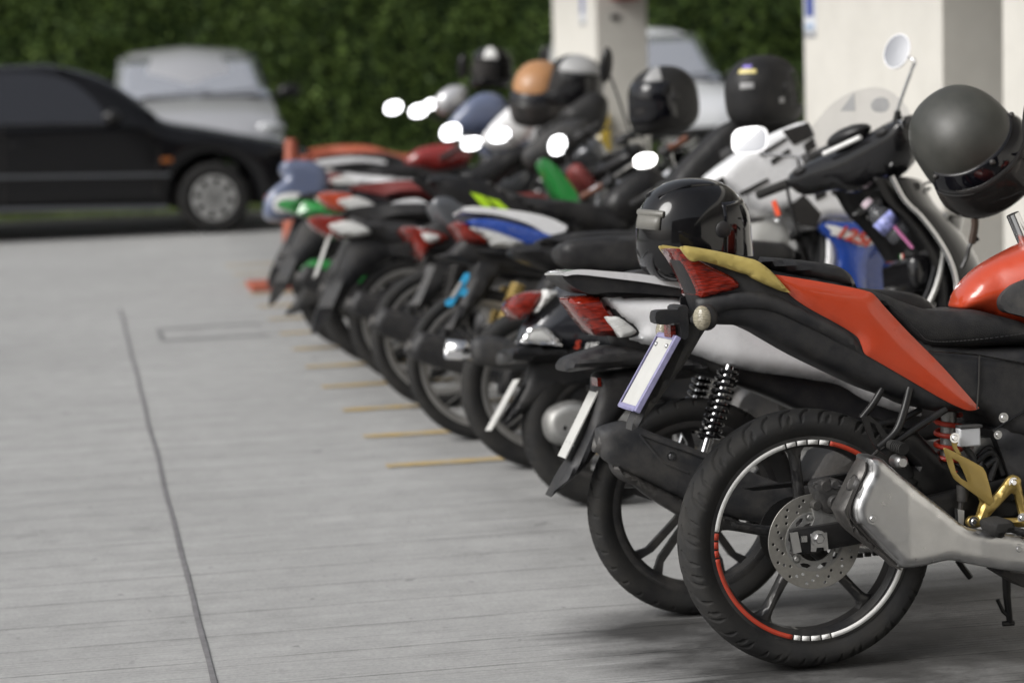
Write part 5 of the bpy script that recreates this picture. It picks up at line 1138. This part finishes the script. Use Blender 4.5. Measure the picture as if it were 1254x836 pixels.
def word(F, R_, name, txt, m_, p0, p1, y, size, depth=.0015):
    a, e = F.P(*p0, y), F.P(*p1, y); cu = bpy.data.curves.new(name, 'FONT'); cu.body = txt; cu.size = size; cu.extrude = depth; cu.shear = .3; cu.offset = .002
    o = bpy.data.objects.new(name, cu); C.objects.link(o); bpy.context.view_layer.update(); me = bpy.data.meshes.new_from_object(o.evaluated_get(bpy.context.evaluated_depsgraph_get())); bpy.data.objects.remove(o)
    me.materials.clear(); me.materials.append(MAT[m_]); w_ = max(v.co.x for v in me.vertices); k = (e-a).length/w_
    for v in me.vertices: v.co.x *= k
    o = bpy.data.objects.new(name, me); C.objects.link(o); o.parent = R_; o.location = (a.x, y, a.z); o.rotation_euler = (PI/2, -math.atan2(e.z-a.z, e.x-a.x), 0)
word(F4, R4, 'lettering', '125i', 'decal_red', (1022, 289), (1066, 303), -.1845, .065)
px_panel(F4, R4, 'seat_back', 'plate_white', [(918, 276), (930, 272), (950, 271), (962, 277), (966, 290), (962, 302), (925, 302), (918, 296)], -.10, .1, .01)
p = F4.P(897, 221, -.05)
b, g_ = MB(), MB(); p = F4.P(*(905, 218), .30); mirror_head(b, g_, p, Vector((-.45, -.85, .18)), .07, .042, sq=3.0); m_ = b.build('mirror', 'satin_black', R4); g_.build('mirror_glass', 'mirror', m_, ang=80)
b = MB(); b.tube([F4.P(880, 238, .25), F4.P(915, 228, .22)], .02, 12); b.build('grip', 'rubber', R4)
# 5: blue tail, gold springs, matt black front
R5, F5, M5 = mk(1.525, 8.75, 9, 'blue-tailed underbone motorbike with gold springs, spoked wheels and a white grab rail', body='matte_black', tail='paint_blue', shield='matte_black', cowl='matte_black', wheel='spoke', rim='rim_grey', shock='gold_spring', rail='paint_white', g=.02, n=160, mirrors=(0, 0), R=.288, rr=.24, hw=.035, seat='vinyl', 
    px=dict(rail=c5((254, 53), (270, 48), (300, 49), (380, 58), (440, 68), (480, 80), (505, 92), (514, 100), (506, 112), (470, 119), (452, 110), (420, 92), (370, 76), (320, 66), (262, 62)),
        tail=c5((264, 86), (280, 80), (320, 80), (370, 88), (440, 108), (500, 130), (560, 150), (640, 190), (620, 205), (560, 190), (515, 165), (470, 154), (420, 150), (380, 132), (330, 110), (285, 98)),
        light=c5((234, 88), (245, 83), (262, 85), (290, 105), (332, 135), (300, 142), (262, 132), (246, 108)),
        clear=c5((270, 100), (320, 106), (365, 120), (404, 136), (404, 146), (370, 152), (330, 148), (322, 138), (296, 118)),
        seat=c5((515, 132), (530, 124), (580, 122), (650, 128), (700, 134), (760, 140), (800, 150), (800, 190), (760, 200), (700, 204), (620, 196), (530, 172), (514, 150)),
        guard=c5((285, 172), (320, 168), (365, 188), (350, 215), (320, 262), (280, 310), (230, 365), (190, 412), (162, 440), (160, 432), (190, 390), (225, 330), (262, 270), (280, 220)), shock=c5((400, 236), (356, 352))),
    dz=.02, taile=.93, tailg=.012)
px_panel(F5, R5, 'side_tray', 'plastic', c5((298, 153), (360, 150), (515, 152), (600, 160), (700, 175), (700, 205), (600, 215), (500, 190), (420, 172), (340, 166), (304, 160)), -.11, .2, .005)
px_panel(F5, R5, 'plate_clip', 'sky_blue', c5((258, 222), (266, 212), (276, 216), (270, 236), (262, 248), (272, 256), (262, 272), (250, 268), (232, 294), (216, 292), (218, 280), (232, 270)), -.085, .01, .003)
px_panel(F5, R5, 'clip_edge', 'plate_white', c5((250, 236), (256, 238), (236, 272), (229, 268)), -.0895, .002, .002)
px_panel(F5, R5, 'front_shield', 'matte_black', [(790, 272), (812, 240), (835, 205), (860, 178), (890, 150), (925, 140), (965, 145), (990, 160), (1000, 190), (960, 230), (920, 268), (860, 300), (805, 292)], -.06, .16, .03, .06)
# 6: long black tail with lime stripes, chrome handlebar and round lamp
R6, F6, M6 = mk(1.50, 9.60, 10, 'black underbone motorbike with lime stripes on its long tail and a chrome handlebar', body='satin_black', tail='satin_black', shield='satin_black', bar='chrome', grip='brown_grip', R=.29, rr=.235, hw=.045, n=90, rim='rim_grey', wheel='cast6', ml=(790, 197, 10.05, .060, .036), msize=(.055, .043), muffler='plastic', head=(1.0, .88),
    px=dict(tail=cb((195, 520), (240, 512), (330, 515), (420, 525), (480, 555), (560, 590), (640, 640), (760, 680), (760, 720), (600, 720), (480, 700), (400, 660), (320, 620), (250, 560)),
        seat=cb((330, 518), (420, 524), (460, 545), (520, 572), (600, 590), (700, 598), (800, 610), (870, 630), (930, 680), (900, 710), (780, 700), (640, 670), (520, 620), (420, 560)),
        light=c5((106, 98), (140, 96), (228, 120), (200, 140), (176, 152), (160, 176), (140, 150), (120, 120)), clear=c5((150, 112), (200, 120), (190, 136), (165, 140)),
        guard=c5((180, 175), (240, 160), (290, 180), (250, 230), (180, 280), (120, 330), (62, 358), (60, 348), (110, 310), (150, 250))), wb=1.22)
for a_, b_ in (((378, 572), (468, 640)), ((430, 588), (520, 640))):
    px_panel(F6, R6, 'stripe', 'lime', cb(a_, (a_[0]+46, a_[1]+12), b_ if b_[0] > a_[0]+90 else b_, (b_[0]-38, b_[1]-6)), -.125, .004, .002, .01, 1)
px_panel(F6, R6, 'under_panel', 'paint_grey', cb((250, 600), (330, 590), (420, 660), (480, 700), (400, 720), (300, 690)), -.10, .2, .01)
bx = dict(g=.045, n=48)
R7, F7, M7 = mk(1.49, 10.33, 10, 'black underbone motorbike with a short white tail plate, near the green-and-black one', body='gloss_black', tail='plastic', rail='paint_white', railw=.05, px=dict(rail=cb((92, 622), (130, 600), (200, 590), (238, 612), (200, 626), (140, 630), (100, 638))), plate=((-.33, .72), (-.42, .50), 'plate_white', .08), light=1, lightm='red_lens', shield='paint_green', cowl='satin_black', rim='rim_grey', dx=-.02, dz=-.08, ml=(683, 178, 10.8, .055, .058), mr=(742, 80, 10.2, .035, .09), **bx)
R8, F8, M8 = mk(1.45, 11.04, 9, 'black underbone motorbike with green swing-arm parts and a dark red seat', body='gloss_black', tail='gloss_black', seat='seat_red', shield='paint_grey', cowl='paint_grey', wheel='cast3', R=.30, rr=.23, hw=.05, arm='paint_green', lightm='orange_lens', dz=-.02, dx=.14, ml=(612, 166, 11.5, .072, .044), fender='paint_green', rim='satin_black', **bx)
px_panel(F8, R8, 'green_guard', 'paint_green', ca((350, 345), (400, 340), (465, 345), (450, 375), (400, 378), (360, 362)), -.09, .15, .01)
px_panel(F8, R8, 'hub_cover', 'paint_green', ca((345, 520), (375, 490), (425, 500), (420, 535), (380, 550), (350, 540)), -.08, .03, .01)
R9, F9, M9 = mk(1.40, 11.70, 9, 'dark motorbike with a bright green tail loop and a hanging grey mud flap', body='satin_black', tail='paint_green', shield='matte_black', dz=-.09, dx=.0, guardm='plastic_worn', light=0, rim='rim_black', cowl='matte_black', ml=(578, 176, 12.15, .072, .042), seat='vinyl', **bx)
b = MB(); q = F9.L(ca((222, 275), (240, 262), (285, 262), (318, 290), (322, 330), (290, 338), (250, 318)), -.05); b.tube([(x, -.05, z) for x, z in cr(q, 4)], .022, 10, closed=True); b.build('tail_loop', 'paint_green', R9)
px_panel(F9, R9, 'indicator', 'clear_lens', ca((255, 280), (300, 282), (318, 308), (280, 306)), -.04, .04, .01)
px_panel(F9, R9, 'flap_bracket', 'paint_green', ca((190, 478), (215, 450), (235, 440), (310, 450), (305, 500), (260, 515)), -.06, .03, .01)
px_panel(F9, R9, 'mud_flap', 'plastic_worn', ca((140, 625), (170, 585), (200, 530), (230, 500), (280, 520), (270, 580), (220, 600), (180, 620)), -.04, .1, .01)
R10, F10, M10 = mk(1.62, 12.40, 9, 'motorbike with a red tail and red front cowl and a cream number plate', body='paint_red', tail='paint_red', shield='paint_red', cowl='paint_red', dz=-.18, dx=.02, plate=((-.28, .66), (-.38, .40), 'cream', .06), wheel='spoke', ml=(552, 162, 12.85, .075, .058), rail='paint_white', **bx)
R11, F11, M11 = mk(1.45, 13.10, 8, 'grey-blue rounded scooter with a blue-white front cowl', scooter=1, body='paint_greyblue', tail='paint_greyblue', shield='paint_greyblue', cowl='paint_greyblue', dz=-.14, dx=.06, R=.25, ml=(568, 163, 13.5, .05, .05), mr=(666, 72, 12.9, .03, .085), seat='vinyl', **bx)
R12, F12, M12 = mk(1.74, 13.80, 9, 'dark motorbike with a long white tail top, fourth from the far end of the row', body='satin_black', tail='paint_white', shield='paint_white', cowl='paint_white', dz=-.07, dx=.12, rail='paint_white', ml=(513, 136, 14.25, .078, .05), **bx)
R13, F13, M13 = mk(1.80, 14.50, 9, 'black motorbike with a plain black seat between the white-tailed and the orange-seated ones', body='gloss_black', tail='satin_black', shield='paint_blue', cowl='satin_black', dz=-.03, ml=(528, 128, 14.95, .06, .04), mr=(567, 82, 14.3, .04, .09), **bx)
R14, F14, M14 = mk(1.84, 15.25, 9, 'motorbike with a worn orange-red seat, second from the far end of the row', body='paint_red', tail='cone_orange', seat='orange_seat', shield='matte_black', cowl='matte_black', dz=-.03, light=0, ml=(482, 132, 15.7, .08, .055), **bx)
R15, F15, M15 = mk(1.90, 16.0, 9, 'last motorbike at the far end of the row, black with an orange seat', body='satin_black', tail='satin_black', seat='orange_seat', light=0, dz=-.04, ml=(550, 118, 16.4, .06, .04), cowl='satin_black', **bx)

px_panel(F11, R11, 'tail_cowl', 'paint_greyblue', [(325, 250), (331, 234), (350, 217), (345, 206), (350, 197), (385, 198), (402, 215), (396, 245), (370, 262), (345, 269), (328, 265)], -.10, .2, .03, .05)
px_panel(F11, R11, 'indicator', 'clear_lens', [(340, 240), (365, 236), (374, 247), (350, 262), (335, 256)], -.14, .03, .01)
# larger front panels that show between the mirrors of the far machines
for FF, RR, nm, m_, pts, y_ in ((F11, R11, 'front_cowl', 'paint_greyblue', [(552, 152), (568, 128), (590, 114), (614, 118), (622, 136), (604, 158), (572, 166)], 0),
    (F10, R10, 'side_fairing', 'paint_white', [(592, 172), (612, 142), (642, 120), (652, 135), (650, 165), (620, 182)], 0),
    (F12, R12, 'fuel_tank', 'paint_red', [(498, 196), (512, 182), (545, 176), (576, 180), (574, 198), (540, 208), (508, 206)], 0),
    (F13, R13, 'front_cowl', 'car_silver', [(534, 122), (550, 106), (572, 108), (566, 130), (545, 138)], 0),
    (F8, R8, 'front_fairing', 'satin_black', [(560, 218), (600, 196), (640, 178), (652, 190), (622, 215), (590, 240)], 0),
    (F8, R8, 'side_fairing', 'plastic_worn', [(640, 188), (672, 158), (700, 146), (722, 150), (715, 172), (690, 195), (655, 208)], -.05),
    (F8, R8, 'front_cowl', 'matte_black', [(690, 140), (706, 124), (728, 112), (745, 125), (738, 160), (716, 168)], .05),
    (F9, R9, 'tank_cover', 'paint_grey', [(582, 232), (600, 214), (640, 200), (656, 212), (640, 240), (600, 246)], 0),
    (F7, R7, 'green_fairing', 'paint_green', [(662, 198), (680, 202), (712, 246), (690, 250)], -.1),
    (F7, R7, 'red_panel', 'seat_red', [(698, 208), (710, 200), (732, 226), (722, 238), (708, 226)], 0),
    (F6, R6, 'side_fairing', 'satin_black', [(740, 250), (772, 214), (800, 206), (818, 226), (800, 262), (768, 278)], -.05)):
    px_panel(FF, RR, nm, m_, pts, y_, .12, .035 if m_ != 'paint_green' else .008, .05, g=.04)
for pts in (((872, 224), (886, 216), (890, 226), (878, 232)), ((984, 178), (996, 168), (1000, 180), (988, 188)), ((944, 196), (966, 182), (968, 187), (946, 202)), ((996, 232), (1010, 226), (1012, 240), (1000, 246)), ((905, 236), (940, 218), (942, 222), (908, 241)), ((962, 256), (984, 238), (1006, 262), (1000, 279), (980, 276)), ((958, 160), (990, 150), (998, 166), (972, 178)), ((930, 188), (962, 168), (964, 171), (933, 192)), ((1020, 232), (1052, 250), (1050, 254), (1018, 237))):
    px_panel(F4, R4, 'vent', 'liner', list(pts), -.174, .004, .001, .01, 1)
# ------------------------------------------------------------------ helmets
Wf = Fr(Matrix.Identity(4))
hg = 'helmets left on the parked motorbikes'
def studs(E_, pt, MB_):
    pass
def vent(E_, pt, MB_):
    b = MB_(); b.tube([pt(math.radians(a), .20, 1.02) for a in np.linspace(168, 212, 10)], .008, 8, sm=2); b.grid([[pt(math.radians(a), e, 1.045) for a in np.linspace(170, 210, 8)] for e in (.02, .10, .18)]); b.build('rear_vent', 'trim_grey', E_, ang=70, solid=.004)
def ridge(E_, pt, MB_):
    for s in (-1, 1):
        b = MB_(); b.tube([pt(s*math.radians(a), e, 1.008) for a, e in ((40, .62), (80, .70), (130, .62), (165, .40))], (.004, .009), 8, sm=6); b.build('ridge', 'gloss_black', E_)
        b = MB_(); b.tube([pt(s*math.radians(a), e, 1.004) for a, e in ((90, -.10), (130, .02), (165, -.2), (178, -.3))], .003, 6, sm=5); b.build('seam', 'satin_black', E_)
p = Wf.P(850, 283, 5.85)
helmet('glossy black full-face helmet with dark visor lying on the seat of the white motorbike', p+Vector((0, 0, -.0)), 10, 4, 0, .99, 'gloss_black', 'tinted_glass', 'full', [vent, ridge], hg)
def strap(E_, pt, MB_):
    b = MB_(); M_ = E_.matrix_world.inverted(); q = [M_ @ Wf.P(*v, 6.28) for v in ((1192, 255), (1194, 275), (1190, 298))]; b.tube(q, .010, 8, sm=3); b.build('chin_strap', 'leather_dark', E_)
    b = MB_(); q = [M_ @ Wf.P(*v, 6.28) for v in ((1198, 292), (1188, 300), (1184, 315), (1178, 328))]; b.tube(q, .006, 6, sm=4); b.build('strap_end', 'satin_black', E_)
mat('leather_dark', (.05, .03, .02), .7, var=.3)
helmet('matt grey-green open-face helmet with peak and bubble visor hung on a handlebar', Wf.P(1182, 174, 6.02), -97, 30, 0, 1.075, 'matte_shell', 'smoke_visor', 'open', [strap], hg, tilt=-38)
p = Wf.P(934, 112, 8.75)
helmet('matt black helmet with grey and yellow stickers on its back, behind the black scooter', p, 20, -4, 0, 1.0, 'matte_black', 'clear_screen', 'full', [sticker(192, 226, .36, .44, 'sticker_yellow'), sticker(196, 216, .46, .53, 'sticker_violet'), sticker(200, 222, .10, .2, 'sticker_grey'), sticker(262, 272, -.20, -.10, 'sticker_grey')], hg)
helmet('dark grey full-face helmet with a broad pale stripe, facing the lot, beside the far pillar', Wf.P(812, 122, 9.75), 200, 8, 0, 1.02, 'matte_black', 'tinted_glass', 'full', [sticker(20, 60, .42, .96, 'sticker_grey')], hg)
helmet('silver and black helmet leaning on the dark motorbike front, left of the far pillar', Wf.P(704, 100, 11.9), 150, -10, 0, 1.0, 'gloss_black', None, 'full', [sticker(60, 175, .25, .95, 'sticker_grey')], hg)
helmet('tan leather open helmet with goggles, hung among the far handlebars', Wf.P(661, 112, 12.1), -112, 22, 0, 1.12, 'tan_leather', 'smoke_visor', 'open', [], hg)
helmet('black helmet with a white pattern, farthest of the helmets, in front of the hedge', Wf.P(601, 84, 15.2), -150, 0, 0, .98, 'gloss_black', None, 'full', [sticker(30, 75, .3, .9, 'decal_white')], hg)
